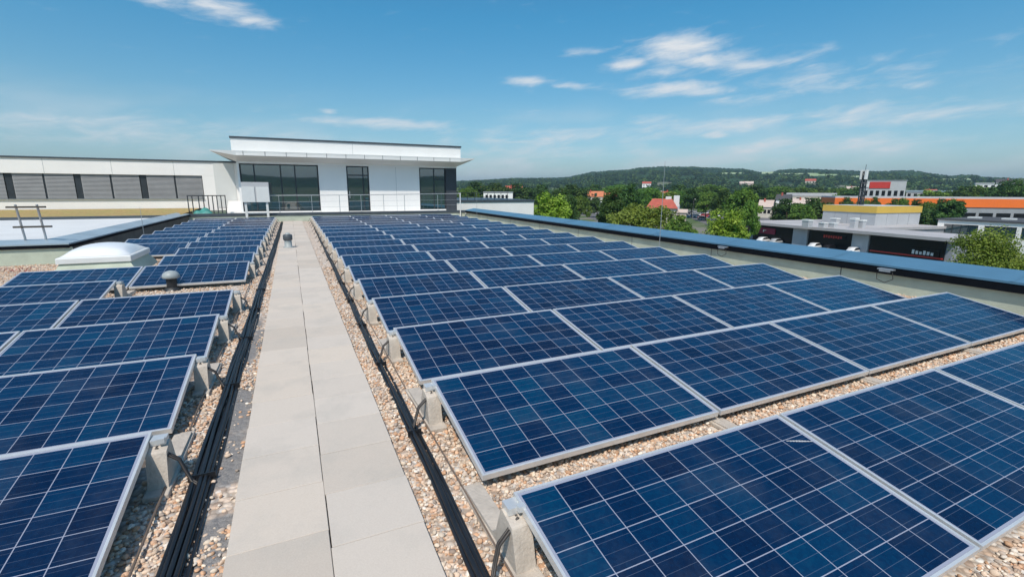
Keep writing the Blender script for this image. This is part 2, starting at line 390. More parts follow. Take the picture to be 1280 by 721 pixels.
def terr(azd, r):
    zc = EYE + RC * np.tan(np.radians(crest(azd)))
    s = np.clip((r - 380) / (RC - 380), 0, 1); s = s * s * (2.2 - 1.2 * s)
    z = GZ + (zc - GZ) * s
    back = np.clip((r - RC) / 1500, 0, 1)
    return z - (zc - GZ) * .75 * back
nr = np.random.default_rng(3)
azs = np.concatenate([np.arange(-180, 12, 3.0), np.arange(12, 78, .12), np.arange(78, 180, 3.0)])
rs = np.concatenate([[8, 60, 150, 260, 380, 450, 520, 600, 680, 760, 850, 950, 1050, 1150, 1250], np.arange(1320, 2130, 22), [2200, 2350, 2700, 3300, 4500, 7000]])
A, RR = np.meshgrid(azs, rs, indexing='ij')
Zt = terr(A, RR)
bump = nr.random(A.shape) * 9 * np.clip((RR - 1250) / 300, 0, 1) * (RR < 2150)
Zt2 = Zt + bump - 4.5 * (RR > 1300)
elev = np.degrees(np.arctan2(Zt - EYE, RR))
FIELDS = [(48.0, 50.3, 1.60, 1.80), (51.9, 53.2, 1.58, 1.86), (53.2, 57.0, 1.46, 1.66), (56.2, 58.8, 1.34, 1.54), (59.4, 61.0, 1.15, 1.34), (66.2, 68.2, .86, 1.02), (62, 64, 1.0, 1.1)]
for a0, a1, e0, e1 in FIELDS: Zt2 = np.where((A > a0) & (A < a1) & (elev > e0 - .03) & (elev < e1) & (RR > 900), Zt + 4, Zt2)
na, nrr = A.shape
V = np.stack([RR * np.sin(np.radians(A)), RR * np.cos(np.radians(A)), Zt2], -1).reshape(-1, 3)
i0 = np.arange(na)[:, None] * nrr + np.arange(nrr - 1)[None]
i1 = ((np.arange(na) + 1) % na)[:, None] * nrr + np.arange(nrr - 1)[None]
F = np.stack([i0, i0 + 1, i1 + 1, i1], -1)
elev = np.degrees(np.arctan2(Zt - EYE, RR))
FIELDS = [(48.0, 50.3, 1.60, 1.80), (51.9, 53.0, 1.62, 1.86), (53.4, 57.0, 1.50, 1.68), (56.2, 58.6, 1.34, 1.52), (59.4, 61.0, 1.15, 1.34), (66.2, 68.2, .86, 1.02), (62, 64, 1.0, 1.1)]
mi = np.where(RR[:, :-1] < 1000, 2, 0)
for a0, a1, e0, e1 in FIELDS:
    mi = np.where((A[:, :-1] > a0) & (A[:, :-1] < a1) & (elev[:, :-1] > e0) & (elev[:, :-1] < e1) & (RR[:, :-1] > 900), 1, mi)
mi = np.where(RR[:, :-1] > 2150, 0, mi)
me = arrays_mesh('hills', V, F.reshape(-1, 4)[:, ::-1], [M['hill'], M['field'], M['town']], smooth=False)
me.polygons.foreach_set('material_index', mi.reshape(-1).astype(np.int32))
hills = obj('hills', me, None); tag(hills, kind='structure')
gq = MB(); gq.prism([(9 * math.sin(a), 9 * math.cos(a)) for a in [-2 * math.pi * k / 24 for k in range(24)]], GZ - .5, GZ)
tag(obj('ground', gq, M['town']), kind='structure')

# roads and car parks, 4 mm sheets over the ground
def sheet(name, pts, z, m):
    b = MB(); b.add([(x, y, z) for x, y in pts], [tuple(range(len(pts)))]); return tag(obj(name, b, m), kind='structure')
sheet('road', [(108, 150), (116, 140), (176, 260), (165, 266)], GZ + .03, M['asphalt'])
sheet('car_park', [(135, 122), (160, 112), (262, 205), (232, 250)], GZ + .02, M['asphalt'])
sheet('forecourt', [(96, 30), (122, 30), (122, 100), (100, 104)], GZ + .02, M['asphalt'])
mk = MB()
for k in range(14):
    p = Vector((118 + k * 3.6, 152 + k * 7.2, GZ + .034)); d = Vector((.45, .89, 0)); s_ = Vector((.89, -.45, 0)) * .08
    mk.add([p - s_, p + s_, p + s_ + d * 2.5, p - s_ + d * 2.5], [(0, 1, 2, 3)])
for k in range(16):
    p = Vector((160 + k * 3.0, 142 + k * 2.9, GZ + .024)); d = Vector((.7, -.72, 0)); s_ = Vector((.7, .7, 0)) * .08
    mk.add([p - s_, p + s_, p + s_ + d * 5, p - s_ + d * 5], [(0, 1, 2, 3)])
tag(obj('road_marking', mk, M['paint_white']), kind='structure')

# ------------------------------------------------------------------ the roof we stand on
roof = MB(); roof.prism([(-18, -12), (8.75, -12), (9.75, 34), (-18, 34)], GZ, 0)
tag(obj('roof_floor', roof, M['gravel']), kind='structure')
tr_ = MB(); tr_.prism([(-4.2, 26.62), (9.55, 26.62), (9.6, 27.98), (-4.2, 27.98)], 0.002, .34)
tag(obj('terrace_floor', tr_, M['membrane_white']), kind='structure')

# concrete slab path, two columns of 40 cm slabs
pv, pf, pc = [], [], []
def slab_box(x0, x1, y0, y1, z1, col):
    b = len(pv); c = .0022
    for z, k in ((0.001, 0), (z1 - c, 0), (z1, c)):
        for x, y in ((x0 + k, y0 + k), (x1 - k, y0 + k), (x1 - k, y1 - k), (x0 + k, y1 - k)): pv.append((x, y, z)); pc.append(col)
    for l in (0, 4):
        for i in range(4): j = (i + 1) % 4; pf.append((b + l + i, b + l + j, b + l + 4 + j, b + l + 4 + i))
    pf.append((b + 8, b + 9, b + 10, b + 11))
for cidx, (x0, x1) in enumerate(((-.380, .0395), (.0432, .463))):
    y = -1.6 - .13 * cidx
    while y < 26.0:
        g = rng.choice((1.0, 1.05, 1.08, 1.03, 1.06, .93, .97)) + rng.uniform(-.015, .015); wm = rng.uniform(-.005, .012)
        dx = rng.uniform(-.003, .003); dz = rng.uniform(-.001, .001)
        slab_box(x0 + dx, x1 + dx, y, y + .411, .040 + dz, (.562 * g + wm, .483 * g, .410 * g - wm)); y += .4145
me = arrays_mesh('path', np.array(pv), np.array(pf), M['slab'], np.array(pc)); tag(obj('path', me, None), kind='structure')

# ------------------------------------------------------------------ parapets
def edge_wall(name, label, pts, z_in, z_out, inner_mat, width, over=.05, cop_mat='coping', closed_black=.055):
    """low roof-edge wall along a polyline; the roof side lies to the left of the walking direction"""
    t = thing(name, label, 'parapet', (pts[0][0], pts[0][1], 0))
    P = [Vector((x, y, 0)) for x, y in pts]
    def offs(d):
        res = []
        for i, p in enumerate(P):
            a = (P[i] - P[i - 1]).normalized() if i else (P[1] - P[0]).normalized()
            b = (P[i + 1] - P[i]).normalized() if i < len(P) - 1 else a
            na_, nb = Vector((a.y, -a.x, 0)), Vector((b.y, -b.x, 0)); n = (na_ + nb)
            n = n / max(.2, n.dot(na_)); res.append(p + n * d)
        return res
    def strip(prof):
        rings = []
        cols = [offs(d) for d, z in prof]
        for i in range(len(P)): rings.append([cols[k][i] + Vector((0, 0, prof[k][1])) for k in range(len(prof))])
        b = MB(); b.loft(rings); return b
    obj('wall', strip([(0, 0), (0, z_in - closed_black - .02), (width - .05, z_in - closed_black - .02), (width - .05, 0)]), M[inner_mat], t, True)
    obj('membrane_edge', strip([(-over + .008, z_in - closed_black - .045), (-over + .008, z_in - .031), (-.003, z_in - .031), (-.003, z_in - closed_black - .045)]), M['black_strip'], t, True)
    cop = strip([(-over, z_in - .03), (-over, z_in), (width, z_out), (width, z_out - .08)])
    co = obj('coping', cop, M[cop_mat], t, True)
    for i in range(len(P) - 1):
        a, b_ = P[i], P[i + 1]; d = (b_ - a); ln = d.length; d /= ln; n = Vector((d.y, -d.x, 0)); q = 2.2
        while q < ln - .3:
            k = MB(); o_ = a + d * q - n * .004
            k.add([o_ + Vector((0, 0, .01)), o_ + d * .018 + Vector((0, 0, .01)), o_ + d * .018 + Vector((0, 0, z_in - closed_black - .05)), o_ + Vector((0, 0, z_in - closed_black - .05))], [(0, 1, 2, 3)])
            obj('membrane_seam', k, M['dark_membrane'], t, True); q += 2.95
    seam = MB()
    L = 0
    for i in range(len(P) - 1):
        a, b = P[i], P[i + 1]; d = (b - a); ln = d.length; d /= ln; n = Vector((d.y, -d.x, 0)); q = 1.6
        while q < ln - .4:
            o_ = a + d * q
            seam.add([o_ + n * -(over + .003) + Vector((0, 0, z_in + .004)), o_ + n * (width + .003) + Vector((0, 0, z_out + .004)), o_ + d * .045 + n * (width + .003) + Vector((0, 0, z_out + .004)), o_ + d * .045 + n * -(over + .003) + Vector((0, 0, z_in + .004))], [(0, 3, 2, 1)])
            q += 2.4
    if seam.f: obj('seam', seam, M[cop_mat], co, False).location = (-t.location.x, -t.location.y, 0)
    return t
edge_wall('parapet_wall', 'long low parapet with blue grey metal coping right of the large panel field', [(8.53, -6), (9.22, 26.3)], .445, .545, 'membrane_green', .48, .075, 'coping', .10)
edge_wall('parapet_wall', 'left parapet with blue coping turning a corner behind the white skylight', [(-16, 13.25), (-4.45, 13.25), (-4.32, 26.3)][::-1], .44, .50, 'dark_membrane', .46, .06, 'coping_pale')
# left parapet: darker wall colour is painted shade, south face a paler lit copy
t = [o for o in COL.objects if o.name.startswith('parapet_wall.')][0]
b = MB(); b.box(-16, -4.36, 13.238, 13.249, 0.004, .355); obj('lit_membrane_sheet', b, M['membrane_green'], t, True)
# low end wall below the terrace railing
t = thing('parapet_wall', 'low pale end wall with dark cap closing the panel roof in front of the pavilion', 'parapet', (2.5, 26.3, 0))
b = MB(); b.box(-4.3, 9.15, 26.3, 26.61, 0.004, .30); obj('wall', b, M['membrane_green'], t, True)
b = MB(); b.box(-4.3, 9.2, 26.27, 26.63, .302, .43); obj('coping', b, M['roof_edge'], t, True)

# ------------------------------------------------------------------ solar panels
TILT = .1858; H = .992; ct, st = math.cos(TILT), math.sin(TILT)
def tp(x, s, n): return (x, s * ct - n * st, s * st + n * ct)
def panel_meshes(W, name):
    fr = MB(); lip = .012; th = .036
    def bar(x0, x1, s0, s1, n0=-th, n1=0):
        fr.add([tp(x, s, n) for n in (n0, n1) for x, s in ((x0, s0), (x1, s0), (x1, s1), (x0, s1))], [(3, 2, 1, 0), (4, 5, 6, 7), (0, 1, 5, 4), (1, 2, 6, 5), (2, 3, 7, 6), (3, 0, 4, 7)])
    bar(0, W, 0, lip); bar(0, W, H - lip, H); bar(0, lip, lip, H - lip); bar(W - lip, W, lip, H - lip)
    fm = fr.mesh('frame', M['alu'])
    g = MB(); g.add([tp(x, s, n) for n in (-.009, -.004) for x, s in ((lip, lip), (W - lip, lip), (W - lip, H - lip), (lip, H - lip))], [(3, 2, 1, 0), (4, 5, 6, 7)])
    gm = g.mesh('laminate', [cell_mat('solar cells ' + name, W - 2 * lip, H - 2 * lip), M['vent_grey']])
    gm.polygons[0].material_index = 1
    uvl = gm.uv_layers.new(name='UVMap')
    w_, h_ = W - 2 * lip, H - 2 * lip
    for li, co in zip(range(4), ((0, h_), (w_, h_), (w_, 0), (0, 0))): uvl.data[li].uv = co
    for li, co in zip(range(4, 8), ((0, 0), (w_, 0), (w_, h_), (0, h_))): uvl.data[li].uv = co
    jb = MB(); jb.add([tp(x, s, n) for n in (-.034, -.010) for x, s in ((W / 2 - .06, H - .2), (W / 2 + .06, H - .2), (W / 2 + .06, H - .1), (W / 2 - .06, H - .1))], [(3, 2, 1, 0), (4, 5, 6, 7), (0, 1, 5, 4), (1, 2, 6, 5), (2, 3, 7, 6), (3, 0, 4, 7)])
    return fm, gm, jb.mesh('junction_box', M['cable'])
PR, PL = 1.80, 1.62
mr = panel_meshes(PR - .024, 'wide'); ml = panel_meshes(PL - .024, 'narrow')
ORD = ['first', 'second', 'third', 'fourth', 'fifth', 'sixth', 'seventh', 'eighth', 'ninth', 'tenth', 'eleventh', 'twelfth', 'thirteenth', 'fourteenth', 'fifteenth', 'sixteenth', 'seventeenth', 'eighteenth']
def panel(ms, x, y, rz, label, group, z=.10):
    p = thing('solar_panel', label, 'solar panel', (x, y, z), rz, group)
    obj('frame', ms[0], None, p); obj('laminate', ms[1], None, p); obj('junction_box', ms[2], None, p)
    return p
XR, YR, PIT, SKR, ROTR = .8044, .7333, 1.4059, .0066, .0136
XL, YL, PITL, SKL, ROTL = -.8028, 2.0469, 1.3921, .0048, -.014
NR, NL = 18, 17
colR = ['beside the walkway', 'second from the walkway', 'third from the walkway', 'nearest the right parapet']
for r in range(NR):
    for c in range(4):
        panel(mr, XR + SKR * r + c * PR + .012, YR + PIT * r + c * PR * ROTR, ROTR,
              'blue solar panel %s, %s row from camera, field right of walkway' % (colR[c], ORD[r]), 'solar panels right of the walkway')
_p = [o for o in COL.objects if o.name == 'solar_panel'][0]
b = MB()
for k in range(9):
    x, s_, q = 1.60 + .016 * k, .80 - .006 * k, .003 + .003 * math.sin(k * .4)
    b.add([tp(x, s_ - q, -.0025), tp(x + .02, s_ - .006 - q, -.0025), tp(x + .02, s_ - .006 + q, -.0025), tp(x, s_ + q, -.0025)], [(0, 1, 2, 3)])
obj('pale_streak', b, M['light_grey'], _p)  # thin pale streak near the upper right corner of the first panel
def leftcols(r): return {4: (1,), 6: (0,), 7: (0,)}.get(r, (0, 1))
for r in range(NL):
    for c in leftcols(r):
        x0 = XL + SKL * r - (c + 1) * PL + .012
        panel(ml, x0, YL + PITL * r - (c + 1) * PL * ROTL, ROTL,
              'blue solar panel %s, %s row from camera, field left of walkway' % (['beside the walkway', 'away from the walkway'][c], ORD[r]), 'solar panels left of the walkway')

# concrete ballast mounts under the panel corners
def mount_meshes(sgn):
    """origin: the corner of a panel's high edge on the roof; sgn = +1 block reaches towards +x"""
    a = MB(); a.add([], [])
    x0, x1 = (-.062, .032)
    prof0 = [(-.19, 0), (-.13, .215), (-.02, .238), (.035, .09), (.08, .05), (.445, .045), (.455, 0)]
    ring = lambda x, k: [(x, y * 1.0, z) for y, z in prof0]
    a.loft([ring(x0, 0), ring(x1, 0)] if True else [])
    base = MB(); base.box(x0 - .012, x1 + .012, -.25, .49, .001, .03)
    cl = MB(); cl.box(-.05, .022, -.075, -.005, .230, .262); cl.box(-.012, .022, -.10, -.07, .25, .276)
    return a, base, cl
blk_a, blk_b, blk_c = mount_meshes(1)
ME_A = blk_a.mesh('upright', M['concrete']); ME_B = blk_b.mesh('foot', M['concrete']); ME_C = blk_c.mesh('clamp', M['alu'])
def mount(x, y, rz, label, group, inner=False):
    t = thing('ballast_block', label, 'ballast block', (x, y, 0), rz, group)
    u = obj('upright', ME_A, None, t, bevel=.008); obj('foot', ME_B, None, t, bevel=.006)
    if inner: u.scale = (1, 1, .88)
    else: obj('clamp', ME_C, None, t)
    return t
HY = H * ct
for r in range(NR):
    for c in range(5):
        if c and r > 2: continue
        lab = {0: 'concrete ballast block at the walkway end, %s panel row from the camera, right field', 1: 'concrete ballast block under the first panel joint from the walkway, %s row, right field', 2: 'concrete ballast block under the second panel joint from the walkway, %s row, right field',
               3: 'concrete ballast block under the third panel joint from the walkway, %s row, right field', 4: 'concrete ballast block at the parapet end, %s panel row from the camera, right field'}[c]
        xo = {0: -.01, 4: .06}.get(c, .02)
        mount(XR + SKR * r + c * PR + xo, YR + PIT * r + HY + c * PR * ROTR, ROTR, lab % ORD[r], 'ballast blocks of the right panel field', c > 0)
for r in range(NL):
    for c in (0, 1):
        if c == 0 and r == 4: continue
        if c == 1 and r not in (1, 2, 3, 4, 5): continue
        x = XL + SKL * r - c * PL + (.055 if (c == 0 or r == 4) else .02)
        mount(x, YL + PITL * r + HY - c * PL * ROTL, ROTL, ('concrete ballast block at the walkway end, %s panel row from the camera, left field' if c == 0 else 'concrete ballast block under the panel joint, %s row from the camera, left field') % ORD[r], 'ballast blocks of the left panel field', c == 1 and r != 4)

# cable loops from the panel ends to the trunk cables
def loop_mesh(sgn):
    b = MB()
    for k, o in enumerate((0, .016)):
        pts = [(.0 * sgn, -.09 + o, .225), (-.05 * sgn, -.115 + o, .19), (-.105 * sgn, -.13 + o, .15), (-.13 * sgn, -.15 + o, .09), (-.16 * sgn, -.19 + o, .04), (-.20 * sgn, -.22 + o, .022)]
        b.tube(pts, .0075, 6)
    return b.mesh('cable_loop', M['cable_brown'])
LR, LL = loop_mesh(1), loop_mesh(-1)
for r in range(NR):
    o = bpy.data.objects.new('cable_loop', LR); COL.objects.link(o); o.location = (XR + SKR * r - .02, YR + PIT * r + HY, 0)
    tag(o, 'dark cable loop at the walkway end of the %s panel row, right field' % ORD[r], 'cable', 'cable loops of the right panel field')
for r in range(NL):
    if r == 4: continue
    o = bpy.data.objects.new('cable_loop', LL); COL.objects.link(o); o.location = (XL + SKL * r + .03, YL + PITL * r + HY, 0)
    tag(o, 'dark cable loop at the walkway end of the %s panel row, left field' % ORD[r], 'cable', 'cable loops of the left panel field')

# trunk cables lying on the gravel on both sides of the path
def trunk(name, label, xf, offs_, y0, y1):
    t = thing(name, label, 'cable bundle', (xf(y0), y0, 0))
    for i, (dx, dz, rad) in enumerate(offs_):
        b = MB(); pts = []
        y = y0
        ph = rng.uniform(0, 6)
        while y <= y1:
            pts.append((xf(y) + dx + .006 * math.sin(y * 1.7 + ph) + .004 * math.sin(y * 4.1 + ph * 2), y, dz + rad + .004 * math.sin(y * 2.3 + ph))); y += .22 if y < 8 else .8
        b.tube(pts, rad, 8); obj('cable', b, M['cable'], t, True)
    y = y0 + .9
    wmin, wmax = min(o[0] - o[2] for o in offs_) - .004, max(o[0] + o[2] for o in offs_) + .004
    top = max(o[1] + 2 * o[2] for o in offs_) + .003
    while y < min(y1, 9):
        tie = MB(); tie.box(xf(y) + wmin, xf(y) + wmax, y, y + .008, .004, top); obj('cable_tie', tie, M['cable'], t, True); y += 1.37
trunk('cable_bundle', 'wide bundle of black cables along the left side of the walkway', lambda y: -.592 + .0062 * y,
      [(-.045, .0, .014), (-.018, .0, .014), (.009, .0, .013), (.034, .0, .013), (.056, .0, .009), (-.031, .022, .012), (-.004, .022, .013), (.022, .021, .011)], .6, 26.0)
trunk('cable_bundle', 'slim bundle of black cables along the right side of the walkway', lambda y: .588 + .0128 * y - .00005 * y * y,
      [(-.026, .0, .014), (.003, .0, .016), (.030, .0, .012), (-.010, .022, .013)], .6, 26.0)
def wire(label, pts, rad, m='wire'):
    b = MB(); b.tube(pts, rad, 6); o = obj('earthing_wire', b, M[m]); tag(o, label, 'wire'); return o
wire('thin rusty earthing wire between the left panels and the cable bundle', [(-.735 + .003 * math.sin(y), y, .028 + .006 * math.sin(y * 3)) for y in np.arange(.8, 25.5, .35)], .0065)
wire('thin earthing wire between the right cable bundle and the panels', [(.705 + .0075 * y + .004 * math.sin(y * 1.3), y, .028 + .005 * math.sin(y * 3.3)) for y in np.arange(.8, 25.5, .35)], .005)

# ------------------------------------------------------------------ pebbles
bm = bmesh.new(); bmesh.ops.create_icosphere(bm, subdivisions=2, radius=1); bm.verts.ensure_lookup_table()
ico2 = (np.array([v.co[:] for v in bm.verts]), np.array([[v.index for v in f.verts] for f in bm.faces])); bm.free()
bm = bmesh.new(); bmesh.ops.create_icosphere(bm, subdivisions=1, radius=1); bm.verts.ensure_lookup_table()
ico1 = (np.array([v.co[:] for v in bm.verts]), np.array([[v.index for v in f.verts] for f in bm.faces])); bm.free()
PCOL = np.array([1.10, 1.02, .95]) * np.array([(.62, .50, .40), (.70, .62, .52), (.50, .33, .22), (.58, .37, .24), (.40, .35, .31), (.76, .71, .64), (.66, .54, .43), (.30, .24, .20), (.66, .46, .33), (.50, .47, .44)])
PW_ = np.array([.17, .17, .10, .11, .07, .13, .12, .03, .07, .03])
def pebbles(name, centres, sizes, ico):
    bv, bf = ico; n = len(centres); k = len(bv)
    sc3 = np.stack([nr.uniform(.75, 1.3, n), nr.uniform(.6, 1.0, n), nr.uniform(.42, .75, n)], 1) * sizes[:, None]
    v = bv[None] * (1 + nr.normal(0, .10, (n, k, 1)))
    # lopsided stones: squash along a random direction
    d = nr.normal(size=(n, 3)); d /= np.linalg.norm(d, axis=1)[:, None]
    v = v * (1 - .22 * np.clip(np.einsum('nkc,nc->nk', v, d), 0, 1)[..., None])
    v = v * sc3[:, None]
    a = nr.uniform(0, 6.283, n); tl = nr.normal(0, .45, n)
    c, s = np.cos(tl), np.sin(tl); y, z = v[..., 1].copy(), v[..., 2].copy()
    v[..., 1] = y * c[:, None] - z * s[:, None]; v[..., 2] = y * s[:, None] + z * c[:, None]
    c, s = np.cos(a), np.sin(a); x, y = v[..., 0].copy(), v[..., 1].copy()
    v[..., 0] = x * c[:, None] - y * s[:, None]; v[..., 1] = x * s[:, None] + y * c[:, None]
    v += centres[:, None]
    col = PCOL[nr.choice(len(PCOL), n, p=PW_ / PW_.sum())] * nr.uniform(.75, 1.12, (n, 1))
    F = (bf[None] + (np.arange(n) * k)[:, None, None]).reshape(-1, 3)
    me = arrays_mesh(name, v.reshape(-1, 3), F, M['pebble'], np.repeat(col, k, 0), smooth=True)
    return obj(name, me, None)
def scatter(regions, per_m2, smin, smax, keep=None):
    C, S = [], []
    for x0, x1, y0, y1 in regions:
        n = int((x1 - x0) * (y1 - y0) * per_m2)
        s = nr.uniform(0, 1, n) ** 1.6 * (smax - smin) + smin
        p = np.stack([nr.uniform(x0, x1, n), nr.uniform(y0, y1, n), nr.uniform(-.1, .9, n) * s], 1)
        if keep is not None:
            kp = keep(p); p, s = p[kp], s[kp]
        C.append(p); S.append(s)
    return np.concatenate(C), np.concatenate(S)
def keep_patch(p):
    # dusty bare patches keep only few stones
    inx = (p[:, 0] > -.52) & (p[:, 0] < -.38) & (p[:, 1] < 7)
    wob = np.sin(p[:, 1] * 2.1 + 1.0) + .6 * np.sin(p[:, 1] * 5.3) - 6 * (p[:, 0] + .44)
    return ~(inx & (wob > -.35)) | (nr.random(len(p)) < .10)
C1, S1 = scatter([(-.86, -.385, 1.0, 4.6), (.468, .95, 1.0, 4.6), (.95, 5.2, .1, .76), (.95, 3.4, 1.62, 2.3), (3.4, 8.6, 1.62, 2.3), (5.2, 8.6, .1, .8)], 2700, .006, .0175, keep_patch)
tag(obj_p := pebbles('gravel', C1, S1, ico2), kind='stuff')
C2, S2 = scatter([(-.88, -.385, 4.6, 10.5), (.468, .95, 4.6, 10.5), (.95, 8.6, 3.05, 3.6), (-3.6, -1.0, 8.4, 9.2), (8.0, 8.8, 2, 9), (-4.4, -2.45, 11.0, 13.2), (-6.6, -3.8, 8.6, 13.2)], 850, .009, .019, keep_patch)
tag(pebbles('gravel', C2, S2, ico1), kind='stuff')

# ------------------------------------------------------------------ skylight, vents, ladder, rods
t = thing('skylight', 'white domed skylight on a grey green curb beside the left panel field', 'skylight', (-3.42, 11.9, 0))
def rect_ring(x0, x1, y0, y1, z): return [(x0, y0, z), (x1, y0, z), (x1, y1, z), (x0, y1, z)]
b = MB(); b.loft([rect_ring(-4.06, -2.76, 11.15, 12.72, .002), rect_ring(-3.94, -2.90, 11.27, 12.60, .23)]); obj('curb', b, M['membrane_green'], t, True)
b = MB(); b.loft([rect_ring(-3.98, -2.86, 11.23, 12.64, .232), rect_ring(-3.98, -2.86, 11.23, 12.64, .33), rect_ring(-3.95, -2.89, 11.26, 12.61, .345)]); obj('frame', b, M['white_metal'], t, True, bevel=.012)
nx = 12; g = MB(); vs = []; fs = []
for i in range(nx + 1):
    for j in range(nx + 1):
        u, v = i / nx, j / nx; hgt = (16 * u * (1 - u) * v * (1 - v)) ** .45
        vs.append((-3.93 + 1.02 * u, 11.28 + 1.31 * v, .347 + .19 * hgt))
for i in range(nx):
    for j in range(nx): q = i * (nx + 1) + j; fs.append((q, q + nx + 1, q + nx + 2, q + 1))
g.add(vs, fs, True); obj('dome', g, M['dome'], t, True)

t = thing('roof_vent', 'mushroom roof vent with grey cap on black pipe standing in the left panel field', 'vent', (-1.83, 9.05, 0))
b = MB(); b.lathe([(.075, 0), (.075, .20)], (-1.83, 9.05, 0)); obj('pipe', b, M['dark_pipe'], t, True)
b = MB(); b.lathe([(.09, .195), (.115, .20), (.125, .225), (.105, .275), (.065, .305), (.02, .318)], (-1.83, 9.05, 0)); obj('cap', b, M['vent_grey'], t, True)
b = MB(); b.lathe([(.13, 0.002), (.12, .02), (.085, .05)], (-1.83, 9.05, 0)); obj('collar', b, M['dark_pipe'], t, True)
t = thing('roof_vent', 'short grey vent pipe with dark cap standing on the concrete walkway', 'vent', (-.14, 14.2, .04))
b = MB(); b.lathe([(.13, .042), (.13, .06), (.092, .062), (.092, .24)], (-.14, 14.2, 0)); obj('pipe', b, M['vent_grey'], t, True)
b = MB(); b.lathe([(.105, .24), (.118, .26), (.118, .37), (.10, .395), (.03, .40)], (-.14, 14.2, 0)); obj('cap', b, M['vent_dark'], t, True)
b = MB(); b.lathe([(.062, .402), (.05, .43), (.01, .44)], (-.14, 14.2, 0)); obj('knob', b, M['vent_grey'], t, True)

t = thing('roof_ladder', 'short steel roof ladder with dark rungs hooked over the left parapet', 'ladder', (-5.05, 13.5, 0))
for x in (-5.24, -4.90):
    b = MB(); b.tube([(x, 13.62, .0), (x, 13.62, .55), (x + .02, 13.5, .95), (x + .03, 13.42, 1.25)], .022, 8); obj('upright', b, M['steel'], t, True)
for z, yy in ((1.20, 13.43), (.78, 13.55)):
    b = MB(); b.box(-5.36, -4.74, yy - .035, yy + .035, z - .018, z + .018); obj('rung', b, M['wood_dark'], t, True)

def rod(x, y, z0, h, label):
    t = thing('lightning_rod', label, 'lightning rod', (x, y, z0), 0, 'air termination rods')
    b = MB(); b.lathe([(.13, .002), (.13, .06), (.10, .075), (.03, .08)], (0, 0, 0), 14); obj('base', b, M['concrete'], t)
    b = MB(); b.tube([(0, 0, .06), (0, 0, h * .6), (0, 0, h)], [.008, .007, .004], 6); obj('rod', b, M['steel'], t)
rod(8.47, 9.35, 0, 2.32, 'tall thin lightning rod on a round base by the right parapet')
rod(8.72, 23.2, 0, 1.5, 'thin lightning rod by the far end of the right parapet')
rod(-4.1, 17.7, 0, 1.05, 'thin lightning rod in front of the dark left parapet')

# scuppers and conductor holders on the right parapet
def holder(x, y, label):
    t = thing('wire_holder', label, 'wire holder', (x, y, .34), R(-1), 'conductor holders on the right parapet')
    b = MB(); b.box(-.10, -.012, -.11, .11, .05, .068); b.box(-.10, -.09, -.08, .08, .02, .05); obj('bracket', b, M['steel'], t)
    b = MB(); b.tube([(-.07, -.10, .02), (-.085, -.13, -.08), (-.09, -.02, -.15), (-.085, .10, -.11), (-.07, .12, .0)], .006, 6); obj('wire', b, M['cable_brown'], t)
holder(8.66, 7.5, 'metal conductor holder with wire loop under the coping beside the lightning rod')
holder(8.60, 4.25, 'metal conductor holder with wire loop under the coping, nearest the camera')

# red leaved succulents in the gravel at the far left
V_, F_, K_ = [], [], []
for cx, cy in ((-5.1, 12.3), (-4.75, 12.1), (-4.5, 11.6), (-5.6, 12.1), (-5.0, 11.3)):
    for k in range(34):
        p = np.array([cx, cy, 0]) + nr.normal(0, .10, 3) * np.array([1, 1, .0]) + np.array([0, 0, nr.uniform(.01, .08)])
        a = nr.normal(size=3); a /= np.linalg.norm(a); c = np.cross(a, nr.normal(size=3)); c /= np.linalg.norm(c); s = .022
        i = len(V_); V_ += [p - a * s, p + c * s * .5, p + a * s, p - c * s * .5]; F_.append((i, i + 1, i + 2, i + 3))
        K_ += [np.array((.45, .17, .14)) * nr.uniform(.6, 1.3)] * 4
tag(obj('ground_cover', arrays_mesh('ground_cover', np.array(V_), np.array(F_), M['wood_leaf'], np.array(K_)), None), kind='stuff')

# ------------------------------------------------------------------ pavilion at the end of the roof
Y0 = 28.0
pv_ = thing('roof_pavilion', 'white flat roofed pavilion with large dark windows at the end of the walkway', 'building', (3.5, Y0, 0))
b = MB()
b.box(1.50, 2.92, Y0, Y0 + .3, .30, 2.84); b.box(4.12, 6.96, Y0, Y0 + .3, .30, 2.84)
b.box(-2.30, 9.25, Y0, Y0 + .3, 2.842, 3.0); b.box(-2.30, -2.2, Y0, Y0 + 8, .30, 2.84); b.box(9.13, 9.24, Y0 + .25, Y0 + 8, .30, 2.84)
b.box(-2.2, 9.12, Y0 + 7.8, Y0 + 8, .30, 2.84); b.box(-2.2, 1.49, Y0 + .01, Y0 + .3, .30, .44); b.box(6.97, 8.55, Y0 + .01, Y0 + .3, .30, .44); b.box(2.93, 4.11, Y0 + .01, Y0 + .3, .30, .40)
obj('wall', b, M['render_white'], pv_, True)
b = MB(); b.box(-2.43, 9.46, Y0 - .16, Y0 + 8.2, 3.402, 4.03); ub = obj('upper_wall', b, M['fascia_white'], pv_, True)
b = MB(); b.box(-2.47, 9.50, Y0 - .20, Y0 + 8.24, 4.032, 4.125); obj('roof_edge', b, M['roof_edge'], pv_, True)
